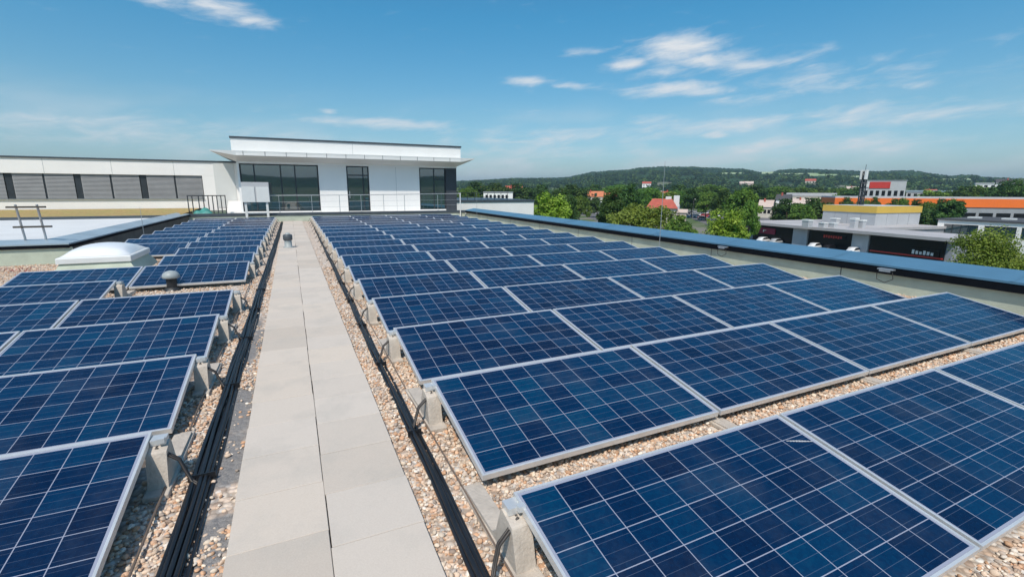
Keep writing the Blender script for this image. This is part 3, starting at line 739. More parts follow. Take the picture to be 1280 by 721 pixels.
# canopy with a tapered soffit
cx0, cx1, cy0, cy1 = -3.27, 10.05, Y0 - .88, Y0 + 8.6
b = MB()
fb = [(cx0, cy0, 3.35), (-2.2, cy0, 3.17), (9.2, cy0, 3.17), (cx1, cy0, 3.35)]; kb = [(cx0, cy1, 3.35), (-2.2, cy1, 3.17), (9.2, cy1, 3.17), (cx1, cy1, 3.35)]
wf_ = [(-2.28, Y0 + .02, 2.93), (9.23, Y0 + .02, 2.93), (-2.28, Y0 + 7.9, 2.93), (9.23, Y0 + 7.9, 2.93)]
tp_ = [(cx0, cy0, 3.40), (cx1, cy0, 3.40), (cx1, cy1, 3.40), (cx0, cy1, 3.40)]
b.add(fb + kb + wf_ + tp_, [(12, 13, 14, 15), (0, 1, 2, 3, 13, 12), (7, 6, 5, 4, 15, 14), (4, 0, 12, 15), (3, 7, 14, 13), (1, 8, 9, 2), (0, 4, 10, 8), (0, 8, 1), (3, 2, 9), (3, 9, 11, 7), (5, 10, 4), (6, 7, 11), (5, 6, 11, 10), (8, 10, 11, 9)])
cn = obj('canopy', b, M['canopy'], pv_, True)
b = MB(); b.box(-2.2, 9.2, cy0 - .02, cy0 - .003, 3.18, 3.29)
obj('canopy_fascia', b, M['fascia_white'], cn, True).location = (-0, 0, 0)
b = MB()
for k in range(12): x = -1.9 + k * .95; b.box(x, x + .02, cy0 - .026, cy0 - .021, 3.18, 3.385)
obj('fascia_joint', b, M['vent_dark'], cn, True)
for ch in cn.children: ch.data.transform(Matrix.Translation(-pv_.location) if False else Matrix.Identity(4))
for ch in cn.children: ch.data.transform(Matrix.Translation(-Vector(pv_.location)))
b = MB(); b.box(8.56, 9.22, Y0 - .02, Y0 + .24, .30, 2.84); obj('corner_column', b, M['column'], pv_, True)
def window(x0, x1, z0, z1, vm, hm, name='window', parent=pv_):
    f = MB(); w_ = .06; y0, y1 = Y0 + .06, Y0 + .14
    f.box(x0, x0 + w_, y0, y1, z0, z1); f.box(x1 - w_, x1, y0, y1, z0, z1); f.box(x0 + w_, x1 - w_, y0, y1, z1 - w_, z1); f.box(x0 + w_, x1 - w_, y0, y1, z0, z0 + w_)
    for x in vm: f.box(x - .03, x + .03, y0 + .002, y1 - .002, z0 + w_, z1 - w_)
    for z, a, c in hm: f.box(a, c, y0 + .004, y1 - .004, z - .03, z + .03)
    fo = obj(name, f, M['dark_frame'], parent, True)
    p = MB(); p.box(x0 + .02, x1 - .02, y0 + .03, y0 + .05, z0 + .02, z1 - .02)
    po = obj('pane', p, M['pane'], fo, True); po.data.transform(Matrix.Translation(-Vector(parent.location)))
    return fo
window(-2.19, 1.49, .442, 2.84, [-1.55, -.33, .35], [])
dw = window(2.93, 4.11, .402, 2.84, [3.8], [(2.35, 2.98, 4.06)], 'door')
window(6.97, 8.55, .442, 2.84, [7.85], [(2.2, 7.9, 8.5)])
b = MB(); b.box(3.02, 3.05, Y0 + .0, Y0 + .03, 1.1, 1.5); hh = obj('handle', b, M['steel'], dw, True); hh.data.transform(Matrix.Translation(-Vector(pv_.location)))

b = MB()
for x in (5.6,): b.box(x, x + .012, Y0 - .004, Y0 + .001, .31, 2.83)
for x in (3.3,): b.box(x, x + .012, Y0 - .165, Y0 - .159, 3.41, 4.02)
obj('wall_joint', b, M['vent_grey'], pv_, True)
# left wing of the same storey
Y1 = 30.0
lw = thing('office_wing', 'long white office wing with grey blinds left of the pavilion', 'building', (-9, Y1, 0))
b = MB(); b.box(-19, -2.32, Y1, Y1 + .35, 2.252, 2.94); b.box(-19, -2.32, Y1, Y1 + .35, .45, 1.05); b.box(-4.10, -2.32, Y1, Y1 + .35, 1.052, 2.25); b.box(-19, -2.32, Y1 + 8, Y1 + 8.3, .45, 2.94)
obj('wall', b, M['render_white'], lw, True)
b = MB(); b.box(-19, -2.31, Y1 - .05, Y1 + 8.4, 2.942, 3.02); obj('roof_edge', b, M['roof_edge'], lw, True)
b = MB(); b.box(-19, -4.3, Y1 - .02, Y1 - .002, .45, .57); obj('plinth', b, M['roof_edge'], lw, True)
b = MB(); b.box(-19, -4.1, Y1 - .06, Y1 + .01, 1.035, 1.068); obj('sill', b, M['vent_grey'], lw, True)
b = MB(); b.box(-3.55, -2.6, Y1 - .025, Y1 - .004, .6, 2.93); obj('wall_panel', b, M['light_grey' if False else 'canopy'], lw, True)
b = MB()
for x in (-13, -10.4, -7.85, -5.3): b.box(x, x + .012, Y1 - .004, Y1 + .001, 2.26, 2.93)
obj('wall_joint', b, M['vent_grey'], lw, True)
for x0, x1 in ((-16.6, -14.4), (-14.15, -11.86), (-11.6, -9.36), (-9.12, -6.79), (-6.53, -4.11)):
    fr = MB(); xm = (x0 + x1) / 2
    fr.box(x1, x1 + .255, Y1 + .10, Y1 + .18, 1.07, 2.25) if x1 < -5 else None
    fr.box(xm - .03, xm + .03, Y1 + .09, Y1 + .17, 1.07, 2.25)
    fr.box(x0, x1, Y1 + .10, Y1 + .16, 1.07, 1.10)
    fo = obj('window', fr, M['dark_frame'], lw, True)
    p = MB(); p.box(x0, x1 + .25 if x1 < -5 else x1, Y1 + .2, Y1 + .22, 1.07, 2.25); q = obj('pane', p, M['pane'], fo, True); q.data.transform(Matrix.Translation(-Vector(lw.location)))
    for a, c in ((x0 + .02, xm - .04), (xm + .04, x1 - .02)):
        s_ = MB(); s_.box(a, c, Y1 + .05, Y1 + .10, 2.18, 2.248)
        z = 1.09
        while z < 2.17:
            s_.add([(a, Y1 + .055, z), (c, Y1 + .055, z), (c, Y1 + .085, z + .058), (a, Y1 + .085, z + .058)], [(0, 1, 2, 3)]); z += .062
        q = obj('blind', s_, M['blind'], fo, True); q.data.transform(Matrix.Translation(-Vector(lw.location)))

# pale roof block and sedum roof in front of the left wing
wb = MB(); wb.prism([(-17, 13.72), (-4.80, 13.72), (-4.72, 24.0), (-17, 24.0)], 0.002, .40)
tag(obj('lower_roof', wb, M['membrane_white']), kind='structure')
t = thing('sedum_roof', 'ochre and green sedum planting with black edging below the office wing', 'green roof', (-10, 26, 0))
b = MB(); b.add([(-18, 24.15, .43), (-4.45, 24.15, .43), (-4.35, 29.97, .58), (-18, 29.97, .58)], [(0, 1, 2, 3)]); obj('planting', b, M['sedum'], t, True)
b = MB(); b.box(-18, -4.72, 24.0, 24.14, .004, .50); obj('edging', b, M['roof_edge'], t, True)
b = MB(); b.box(-18, -4.72, 24.142, 29.96, .004, .40); obj('substrate', b, M['dark_membrane'], t, True)

# terrace railing
t = thing('terrace_railing', 'slim steel railing along the terrace edge in front of the pavilion', 'railing', (3, 26.5, .43))
zt = 1.30
b = MB(); b.tube([(-1.0, 26.5, zt - .03), (3.5, 26.5, zt), (8.85, 26.5, zt + .08)], .017, 8); obj('handrail', b, M['steel'], t, True)
for dz in (.32, .60):
    b = MB(); b.tube([(-1.0, 26.5, zt - dz - .03), (8.85, 26.5, zt - dz + .05)], .006, 6); obj('rail', b, M['steel'], t, True)
for x in (-.5, 1.0, 2.34, 3.42, 4.59, 5.72, 7.6):
    b = MB(); b.tube([(x, 26.5, .43), (x, 26.5, zt)], .014, 8); obj('post', b, M['steel'], t, True)
b = MB(); b.tube([(8.84, 26.2, .03), (8.84, 26.2, 1.42)], .032, 8); b.tube([(8.84, 26.2, 1.38), (8.84, 26.5, 1.38)], .02, 8); obj('post', b, M['white_metal'], t, True, label='thicker white end post')
t = thing('stair_railing', 'dark metal railing with many thin posts beside the steps left of the pavilion', 'railing', (-3.6, 27.0, .34))
for k, x in enumerate((-4.38, -4.22, -3.98, -3.8, -3.62, -3.45, -3.28, -3.12, -2.95)):
    b = MB(); b.tube([(x, 27.0 + .12 * k, .3), (x, 27.0 + .12 * k, 1.25)], .022, 6); obj('post', b, M['dark_frame'], t, True)
b = MB(); b.tube([(-4.4, 27.0, 1.25), (-2.93, 27.96, 1.25)], .024, 6); obj('handrail', b, M['dark_frame'], t, True)
t = thing('entrance_steps', 'short flight of pale steps between office wing and pavilion', 'steps', (-2.7, 29, .3))
b = MB()
for k in range(5): b.box(-3.0, -2.34, 28.3 + k * .3, 29.9, .30 + .13 * k + .001, .30 + .13 * (k + 1))
obj('tread', b, M['render_white'], t, True)
# crumpled teal tarpaulin
b = MB(); vs, fs = [], []
for i in range(15):
    for j in range(9):
        u, v = i / 14 - .5, j / 8 - .5
        vs.append((-3.82 + u * .85, 27.05 + v * .5, .345 + .25 * max(0, (1 - 4 * u * u) * (1 - 4 * v * v)) ** .6 * (1 + .35 * math.sin(9 * u + 5 * v) + .25 * math.sin(17 * v + 3 * u))))
for i in range(14):
    for j in range(8): q = i * 9 + j; fs.append((q, q + 9, q + 10, q + 1))
b.add(vs, fs, True); tag(obj('tarpaulin', b, M['teal']), 'crumpled teal tarpaulin lying in front of the stair railing', 'tarpaulin')

# twin white cabinet on legs
t = thing('equipment_cabinet', 'white twin door cabinet on two white legs left of the walkway end', 'cabinet', (-1.5, 26.0, 0))
b = MB(); b.box(-2.04, -.88, 25.95, 26.2, .96, 1.90); obj('body', b, M['light_grey'], t, True, bevel=.01)
for x0, x1 in ((-2.03, -1.50), (-1.43, -.89)):
    b = MB(); b.box(x0, x1, 25.92, 25.948, .97, 1.68); obj('door', b, M['white_metal'], t, True)
for x in (-1.93, -1.02):
    b = MB(); b.box(x - .05, x + .05, 25.98, 26.1, .0, .958); obj('leg', b, M['white_metal'], t, True)
b = MB(); b.box(-1.878, -1.072, 26.0, 26.05, .42, .47); obj('crossbar', b, M['steel'], t, True)

# right rear wing seen over the parapet
t = thing('rear_wing', 'plain white rear wing with dark railed roof edge beyond the parapet', 'building', (14, 36, GZ))
b = MB(); b.box(9.9, 18.65, 36, 46, GZ, .62); obj('wall', b, M['render_white'], t, True)
b = MB(); b.box(9.85, 18.70, 35.95, 46.05, .622, .80); obj('roof_edge', b, M['roof_edge'], t, True)
rl = MB(); 
for z in (1.05, 1.35): rl.tube([(9.9, 36.4, z), (16.5, 36.4, z)], .02, 6)
for k in range(12): rl.tube([(10.0 + .58 * k, 36.4, .8), (10.0 + .58 * k, 36.4, 1.35)], .02, 6)
obj('railing', rl, M['dark_frame'], t, True)

# ------------------------------------------------------------------ trees
def crown_arrays(seed, rx, ry, rz, nclump, nleaf, leaf, tones, flat=.0):
    g = np.random.default_rng(seed)
    d = g.normal(size=(nclump, 3)); d /= np.linalg.norm(d, axis=1)[:, None]
    d[:, 2] = np.where(d[:, 2] < -.55, -d[:, 2], d[:, 2])
    lob = 1 + .22 * np.sin(d[:, 0] * 3.1 + seed) + .18 * np.sin(d[:, 1] * 4.3 + seed * 2) + .12 * np.sin(d[:, 2] * 5 + seed)
    rad = g.uniform(.35, 1.0, nclump) ** .5 * lob * .82
    cc = d * rad[:, None] * np.array([rx, ry, rz])
    cr = g.uniform(.16, .30, nclump) * (rx + ry + rz) / 3
    ctone = g.random(nclump)
    n = nclump * nleaf
    ci = np.repeat(np.arange(nclump), nleaf)
    ld = g.normal(size=(n, 3)); ld /= np.linalg.norm(ld, axis=1)[:, None]
    p = cc[ci] + ld * (cr[ci] * g.uniform(.45, 1.08, n) ** .8)[:, None] * np.array([1.1, 1.1, .8])
    nor = ld + np.array([0, 0, .35]) + g.normal(size=(n, 3)) * .55; nor /= np.linalg.norm(nor, axis=1)[:, None]
    a = np.cross(nor, g.normal(size=(n, 3))); a /= np.linalg.norm(a, axis=1)[:, None]; c = np.cross(nor, a)
    s = leaf * g.uniform(.6, 1.35, n)[:, None]
    V = np.stack([p - a * s, p + c * s * .62, p + a * s, p - c * s * .62], 1).reshape(-1, 3)
    F = np.arange(n * 4).reshape(n, 4)
    tn = np.array(tones); k = np.clip(ctone[ci] * .7 + g.random(n) * .3, 0, .999) * (len(tn) - 1)
    i = k.astype(int); fr_ = (k - i)[:, None]; col = tn[i] * (1 - fr_) + tn[np.minimum(i + 1, len(tn) - 1)] * fr_
    return V, F, np.repeat(col, 4, 0), cc
def trunk_mb(h, base_r, heads, seed):
    g = random.Random(seed); b = MB()
    b.tube([(0, 0, 0), (.05, .03, h * .3), (-.04, .06, h * .6), (.03, 0, h * .9)], [base_r, base_r * .8, base_r * .55, base_r * .2], 8)
    for k in range(min(7, len(heads))):
        e = heads[k]; z0 = h * g.uniform(.3, .6)
        b.tube([(0, 0, z0), (e[0] * .45, e[1] * .45, z0 + (e[2] - z0) * .6), (e[0] * .85, e[1] * .85, z0 + (e[2] - z0) * .95)], [base_r * .38, base_r * .25, base_r * .08], 6)
    return b
GR_BRIGHT = [(.09, .16, .015), (.21, .32, .03), (.32, .43, .06), (.40, .50, .09)]
GR_MID = [(.045, .10, .016), (.09, .175, .024), (.15, .25, .038), (.22, .32, .06)]
GR_DARK = [(.022, .055, .016), (.042, .095, .02), (.075, .145, .03), (.12, .19, .045)]
GR_OLIVE = [(.07, .12, .018), (.15, .23, .03), (.24, .33, .05), (.31, .40, .09)]
def tree(name, label, x, y, ztop, width, tones, seed, nclump=70, nleaf=110, leaf=.16, lowfrac=.22, group=None, zbase=GZ):
    h = ztop - zbase; low = h * lowfrac; rz_ = (h - low) / 2; zc = low + rz_
    V, F, K, cc = crown_arrays(seed, width / 2 * .86, width / 2 * .86, rz_ * .9, nclump, nleaf, leaf, tones)
    V[:, 2] += zc
    t = thing(name, label, 'tree', (x, y, zbase), 0, group)
    obj('trunk', trunk_mb(h * .8, .035 * h ** .8 + .05, [c + np.array([0, 0, zc]) for c in cc], seed), M['bark'], t)
    obj('crown', arrays_mesh('crown', V, F, M['leaf'], K), None, t)
    return t
tree('deciduous_tree', 'tall fresh green tree beside the white rear wing', 27.4, 48.6, 2.5, 4.6, GR_BRIGHT, 11, 80, 140, .15, .15)
tree('deciduous_tree', 'broad light green tree with layered crown left of the red roofed shop', 51.0, 61.8, .8, 11.5, GR_OLIVE, 12, 120, 130, .19, .12)
tree('deciduous_tree', 'dark green tree just behind the parapet below the red roofed shop', 50.1, 51.7, -.9, 5.9, GR_MID, 13, 80, 130, .15, .12)
tree('deciduous_tree', 'tall dark tree at the left edge of the broad light green tree', 62.0, 84.0, 2.1, 8.0, GR_DARK, 14, 90, 110, .22, .1)
tree('deciduous_tree', 'bright yellow green tree in front of the maroon sign shop', 45.5, 39.2, -.1, 5.6, GR_BRIGHT, 15, 110, 150, .13, .12)
tree('deciduous_tree', 'olive green tree nearest the camera, rising over the right parapet', 39.4, 13.6, -.2, 6.4, GR_OLIVE, 16, 170, 260, .065, .1)
tree('deciduous_tree', 'round dark tree standing in front of the orange fascia', 157.6, 66.2, .6, 9.5, GR_DARK, 17, 70, 70, .3, .15)
tree('deciduous_tree', 'low dark tree between the yellow topped box and the orange fascia', 156.0, 69.8, -1.4, 6.2, GR_DARK, 18, 60, 60, .3, .15)
# further trees of the town: four crowns, shared by copies
protos = []
for k, (tn, lab) in enumerate(((GR_MID, 'mid green tree in the belt of town trees beyond the roofs'), (GR_DARK, 'dark green tree in the belt of town trees beyond the roofs'),
                               (GR_BRIGHT, 'light green tree in the belt of town trees beyond the roofs'), (GR_OLIVE, 'olive green tree in the belt of town trees beyond the roofs'))):
    V, F, K, cc = crown_arrays(40 + k, .5 * .98, .5 * .98, .45, 80, 80, .030, tn); V[:, 2] += .52
    cm = arrays_mesh('crown', V, F, M['leaf'], K); tm = trunk_mb(.8, .025, [c + np.array([0, 0, .55]) for c in cc], k).mesh('trunk', M['bark'])
    protos.append((cm, tm, lab))
# (px-free) bearings in degrees, distance, top height above eye in metres, crown width
CAMF = 590.77
def brg(px): return math.degrees(YAW) + math.degrees(math.atan((px - 640) / CAMF / math.cos(PITCH)))
TL = []
for px, yt, D, wpx, k in [(705, 236, 140, 34, 1), (722, 244, 180, 26, 0), (742, 247, 230, 24, 1), (757, 247, 170, 22, 3), (779, 232, 140, 36, 1), (800, 234, 240, 40, 0), (820, 237, 270, 36, 3), (838, 238, 300, 30, 0), (858, 237, 240, 30, 1), (875, 239, 220, 30, 0), (893, 238, 190, 34, 1),
                          (915, 235, 140, 50, 0), (938, 238, 390, 34, 1), (928, 250, 110, 30, 0), (968, 234, 430, 40, 1), (990, 234, 430, 40, 0), (1010, 235, 440, 36, 1), (1033, 235, 430, 36, 0), (1055, 235, 420, 36, 1), (1150, 235, 330, 36, 3), (1175, 234, 330, 40, 1), (1200, 232, 330, 36, 0),
                          (1225, 228, 300, 44, 1), (1248, 226, 280, 34, 1), (1270, 231, 280, 34, 1), (1030, 243, 250, 24, 0), (1045, 247, 215, 20, 1), (972, 249, 178, 40, 1), (1009, 248, 185, 46, 1), (990, 254, 172, 30, 0), (1122, 250, 178, 24, 1), (1140, 251, 176, 22, 0), (1078, 247, 200, 18, 1),
                          (1062, 248, 190, 20, 0), (1097, 249, 188, 18, 1), (1110, 247, 186, 20, 0), (1131, 249, 184, 20, 3), (1152, 249, 183, 22, 1), (1172, 248, 182, 18, 0), (690, 238, 200, 30, 1), (715, 232, 260, 40, 1), (740, 232, 380, 40, 1), (765, 231, 360, 44, 0), (600, 229, 300, 44, 1), (625, 230, 300, 40, 1), (650, 231, 280, 40, 1), (585, 234, 260, 30, 0), (670, 232, 300, 40, 1), (845, 232, 380, 44, 1), (880, 231, 380, 44, 0), (925, 232, 360, 44, 1), (955, 233, 380, 40, 0), (1075, 233, 380, 40, 1), (1100, 236, 380, 40, 1)]:
    a = math.radians(brg(px)); hor = 234.5 + px * .0051
    dep = CAMF / max(.3, math.cos(a - YAW))           # picture pixels per radian at that bearing
    x, y = D * math.sin(a), D * math.cos(a)
    zt_ = EYE + (hor - yt) * D / dep
    zb = float(terr(np.array(math.degrees(a)), np.array(float(D))))
    wd = wpx * D / dep
    cm, tm, lab = protos[k]
    t = thing('town_tree', lab, 'tree', (x, y, zb), rng.uniform(0, 6.28), 'town trees beyond the roofs')
    h = max(4, zt_ - zb); t.scale = (wd, wd, h)
    obj('trunk', tm, None, t); obj('crown', cm, None, t)

# far woodland: leaf clumps packed over the rising ground, one mass
n = 6500
g = np.random.default_rng(21)
azw = g.uniform(14, 76, n); rw = np.sqrt(g.uniform(330 ** 2, 1500 ** 2, n))
dens_ = np.sin(azw * 1.3) * np.cos(rw * .011 + azw * .2)
keep = (dens_ > -.35) & ((rw > 700) | (g.random(n) < .55))
for a0, a1, e0, e1 in FIELDS:
    ew = np.degrees(np.arctan2(terr(azw, rw) - EYE, rw)); keep &= ~((azw > a0) & (azw < a1) & (ew > e0 - .06) & (ew < e1))
keep &= ~((azw > 58) & (azw < 64) & (rw < 420))
azw, rw = azw[keep], rw[keep]; n = len(azw)
zw = terr(azw, rw); hh_ = g.uniform(6, 13, n); ww = g.uniform(6, 13, n)
cen = np.stack([rw * np.sin(np.radians(azw)), rw * np.cos(np.radians(azw)), zw + hh_ * .5], 1)
nl = 46; N = n * nl; ci = np.repeat(np.arange(n), nl)
d = g.normal(size=(N, 3)); d /= np.linalg.norm(d, axis=1)[:, None]
p = cen[ci] + d * np.stack([ww * .5, ww * .5, hh_ * .5], 1)[ci] * g.uniform(.6, 1.05, (N, 1))
nor = d + np.array([0, 0, .3]) + g.normal(size=(N, 3)) * .4; nor /= np.linalg.norm(nor, axis=1)[:, None]
a = np.cross(nor, g.normal(size=(N, 3))); a /= np.linalg.norm(a, axis=1)[:, None]; c = np.cross(nor, a)
s = g.uniform(.9, 1.9, (N, 1))
V = np.stack([p - a * s, p + c * s * .7, p + a * s, p - c * s * .7], 1).reshape(-1, 3)
tw = np.array([(.020, .052, .022), (.034, .078, .024), (.056, .115, .03), (.09, .15, .042), (.026, .064, .030), (.12, .18, .05)])[g.choice(6, n, p=[.3, .27, .18, .1, .1, .05])]
K = np.repeat(tw[ci] * g.uniform(.75, 1.25, (N, 1)), 4, 0)
tag(obj('woodland', arrays_mesh('woodland', V, np.arange(N * 4).reshape(N, 4), M['wood_leaf'], K), None), kind='stuff')

# ------------------------------------------------------------------ buildings of the town (local x = along the front, y = away from the camera)
def bld(name, label, P0, P1, cat='building', group=None):
    ang = math.atan2(P1[1] - P0[1], P1[0] - P0[0])
    t = thing(name, label, cat, (P0[0], P0[1], GZ), ang, group)
    return t, math.hypot(P1[0] - P0[0], P1[1] - P0[1])
def zl(z): return z - GZ
def bx(name, m, t, *dims):
    if name == 'window' and m == 'black_glass' and isinstance(dims[0], list):      # every window a part of its own
        return [bx(name, m, t, d_) for d_ in dims[0]][0]
    b = MB()
    for d_ in (dims[0] if isinstance(dims[0], list) else dims if isinstance(dims[0], tuple) else [dims]): b.box(*d_)
    return obj(name, b, M[m] if isinstance(m, str) else m, t)
# long shop
t, L = bld('retail_store', 'long flat shop with pale roof, black glazing and maroon sign behind the parapet', (109.4, 88.9), (103.8, 42.2), 'shop')
bx('wall', 'grey_wall', t, [(0, L, .3, 10, 0, zl(-6.75)), (0, 27, 10.001, 32, 0, zl(-6.75))])
bx('roof', 'shop_roof', t, [(-.5, L + .5, -1.6, 10.3, zl(-6.74), zl(-6.15)), (-.5, 27.3, 10.301, 32.3, zl(-6.74), zl(-6.16))])
bx('shop_window', 'black_glass', t, [(3, 15, .02, .29, 0.3, zl(-6.9)), (19.2, 29.2, -.02, .29, .3, zl(-6.9)), (33, 46, -.02, .29, .3, zl(-6.9))])
bx('wall_pier', 'light_grey', t, (15.2, 19, -.3, .28, 0, zl(-6.76)))
bx('wall_pier', 'light_grey', t, (29.4, 32.8, -.2, .28, 0, zl(-6.76)))
sg = bx('sign', 'maroon', t, (3.6, 10.0, -.25, .0, zl(-8.9), zl(-7.45)))
bx('emblem', 'paint_white', sg, [(6.4, 6.7, -.29, -.252, zl(-8.5), zl(-7.9)), (6.8, 7.3, -.29, -.252, zl(-8.15), zl(-7.95))])
sg = bx('sign', 'black_glass', t, (22.5, 28.0, -.22, -.03, zl(-8.5), zl(-7.5)))
bx('lettering', 'red', sg, [(23 + .55 * k, 23.35 + .55 * k, -.26, -.222, zl(-8.35 + .1 * (k % 2)), zl(-7.75)) for k in range(8)])
sg = bx('sign', 'black_glass', t, (40.5, 45.3, -.22, -.03, zl(-9.8), zl(-8.6)))
bx('lettering', 'paint_white', sg, [(41.0 + .62 * k, 41.4 + .62 * k, -.26, -.222, zl(-9.6), zl(-8.85 - .12 * (k % 3))) for k in range(6)])
bx('lower_band', 'red', t, (33.2, 46, -.06, -.024, .9, 1.15))
for i, (x, y, w_, d_, h_) in enumerate(((103.5, 68.2, 1.6, 1.3, 1.7), (106, 66.3, 1.3, 1.1, 1.1), (107.4, 65.0, 1.3, 1.1, 1.1), (111.0, 62.8, 1.1, 1.1, 2.2), (112.5, 62.0, 1.0, 1.0, 1.8), (119.5, 72.0, 1.5, 1.2, 1.5))):
    r = thing('roof_unit', ['pale ventilation box at the pier edge of the shop roof', 'left of two low ventilation boxes on the shop roof', 'right of two low ventilation boxes on the shop roof', 'tall white chimney like vent on the shop roof', 'shorter white vent beside the tall one on the shop roof', 'ventilation box at the foot of the yellow topped building'][i], 'roof unit', (x, y, -6.15), R(83), 'ventilation units on the shop roof')
    b = MB(); b.box(-w_ / 2, w_ / 2, -d_ / 2, d_ / 2, 0, h_ * .8); obj('casing', b, M['light_grey'], r)
    b = MB(); b.box(-w_ / 2 - .08, w_ / 2 + .08, -d_ / 2 - .08, d_ / 2 + .08, h_ * .8 + .002, h_); obj('lid', b, M['white_metal'], r)
# yellow topped building
t, L = bld('warehouse', 'pale box building with yellow top band behind the long shop', (125.3, 78.8), (123.7, 65.5))
bx('wall', 'light_grey', t, (0, L, 0, 15, 0, zl(-3.3)))
bx('roof_band', 'yellow', t, (-.15, L + .15, -.15, 15.15, zl(-3.29), zl(-1.75)))
bx('roof', 'light_grey', t, (.3, L - .3, .3, 14.7, zl(-1.745), zl(-1.7)))
bx('wall_base', 'roof_edge', t, (-.05, L + .05, -.05, 15.05, 0, zl(-6.7)))
bx('wall_joint', 'grey_wall', t, [(x, x + .06, -.03, -.003, zl(-6.6), zl(-3.4)) for x in (3.3, 6.6, 9.9)] + [(L + .003, L + .03, y, y + .06, zl(-6.6), zl(-3.4)) for y in (3.7, 7.4, 11.1)])
# mast
t = thing('radio_mast', 'dark lattice mast with pale antenna panels rising behind the yellow topped building', 'mast', (131.5, 73.6, GZ))
b = MB()
for sx, sy in ((-.5, -.5), (.5, -.5), (.5, .5), (-.5, .5)): b.tube([(sx, sy, 0), (sx * .7, sy * .7, 17.6)], .15, 6)
for k in range(16):
    z = k * 1.1; q = 1 - .3 * z / 17.6; s_ = 1 if k % 2 else -1
    b.tube([(-.5 * q * s_, -.5 * q, z), (.5 * q * s_, -.5 * q, z + 1.1)], .09, 5); b.tube([(-.5 * q, -.5 * q * s_, z), (-.5 * q, .5 * q * s_, z + 1.1)], .09, 5)
obj('lattice', b, M['dark_frame'], t)
b = MB(); b.tube([(0, 0, 16), (0, 0, 19.2)], .06, 6); obj('spike', b, M['dark_frame'], t)
b = MB()
for a_ in (0, 2.1, 4.2): b.box(-.4 + .6 * math.cos(a_), .4 + .6 * math.cos(a_), -.2 + .6 * math.sin(a_), .2 + .6 * math.sin(a_), 15.6, 17.9)
obj('antenna', b, M['paint_white'], t)
b = MB(); b.lathe([(1.0, 14.6), (1.0, 14.75), (.3, 14.8)], (0, 0, 0), 10); obj('platform', b, M['dark_frame'], t)
# orange store
t, L = bld('hardware_store', 'very long store with bright orange fascia band in the background', (183.7, 111.6), (240, 66))
bx('wall', 'grey_wall', t, (0, L, .2, 13.8, 0, zl(-3.61)))
bx('fascia', 'orange', t, (-.2, L + .2, -.1, 14, zl(-3.6), zl(-.7)))
bx('roof', 'light_grey', t, (-.1, L + .1, .1, 13.8, zl(-.695), zl(-.1)))
bx('entrance', 'wood_dark', t, (32, 37.5, -.05, .19, 0, zl(-3.62)))
bx('window', 'black_glass', t, [(40 + 5 * k, 44 + 5 * k, .02, .19, 1, 5.5) for k in range(6)])
# grey block with red sign
t, L = bld('office_block', 'grey block with a red rooftop sign behind the orange store', (287.3, 162.4), (296.5, 144.8))
bx('wall', 'light_grey', t, (0, L, 0, 18, 0, zl(7.3)))
bx('roof', 'grey_wall', t, (-.2, L + .2, -.2, 18.2, zl(7.302), zl(7.7)))
sg = bx('sign', 'red', t, (4.2, 13.2, -.3, -.01, zl(3.4), zl(6.8)))
bx('emblem', 'paint_white', t, (1.6, 4.0, -.3, -.01, zl(4.0), zl(6.8)))
bx('window', 'black_glass', t, [(2.2 + 2.6 * k, 3.7 + 2.6 * k, -.04, -.005, zl(-.6), zl(2.2)) for k in range(7)])
# white low building right
t, L = bld('workshop', 'low white building with dark roof and wide green glass behind the shop roof', (137.6, 59.6), (138.3, 40))
bx('wall', 'render_white', t, [(0, L, .2, 22, 0, zl(-8)), (0, L, .2, 22, zl(-5.6), zl(-4.75)), (0, 1.2, .2, 22, zl(-7.999), zl(-5.601)), (7.3, 8.3, .2, 22, zl(-7.999), zl(-5.601)), (13.5, 14.2, .2, 22, zl(-7.999), zl(-5.601)), (L - .6, L, .2, 22, zl(-7.999), zl(-5.601))])
bx('roof', 'dark_roof', t, (-.3, L + .3, -.1, 22.5, zl(-4.745), zl(-4.45)))
for a_, c_ in ((1.25, 7.25), (8.35, 13.45), (14.25, L - .65)):
    wf = bx('window', 'dark_frame', t, [(a_ + (c_ - a_) * k / 4 - .05, a_ + (c_ - a_) * k / 4 + .05, .3, .4, zl(-7.95), zl(-5.65)) for k in (1, 2, 3)])
    bx('pane', 'pane', wf, (a_, c_, .42, .46, zl(-7.95), zl(-5.65)))
bx('skylight', 'white_metal', t, [(2 + 6 * k, 4.2 + 6 * k, 9, 10.5, zl(-4.44), zl(-4.1)) for k in range(3)])
# red roofed shop with white tower sign
t, L = bld('roadside_shop', 'small shop with red roof and white sign pylon beyond the broad tree', (129.9, 152.1), (138.4, 144.4), 'shop')
bx('wall', 'house_wall', t, (0, L, .4, 9, 0, zl(-5.3)))
b = MB(); b.loft([rect_ring(-.5, L + .5, -.3, 9.5, zl(-5.29)), rect_ring(2.0, L - 2.0, 3.5, 5.2, zl(-1.6))]); obj('roof', b, M['tile_red'], t)
bx('window', 'black_glass', t, [(1 + 2.5 * k, 2.6 + 2.5 * k, .36, .39, 1, 3.6) for k in range(4)])
for px_, zz, lab in (((138.5, 149.5), -.7, 'left of two white advertising towers behind the red roofed shop'), ((141.8, 148.5), -.3, 'right of two white advertising towers behind the red roofed shop')):
    q = thing('sign_tower', lab, 'sign tower', (px_[0], px_[1], GZ), R(-40), 'white advertising towers')
    b = MB(); b.box(-.2, .2, -.2, .2, 0, zl(-4.6)); obj('pole', b, M['steel'], q)
    b = MB(); b.box(-1.1, 1.1, -.5, .5, zl(-4.6), zl(zz)); obj('panel', b, M['white_metal'], q)
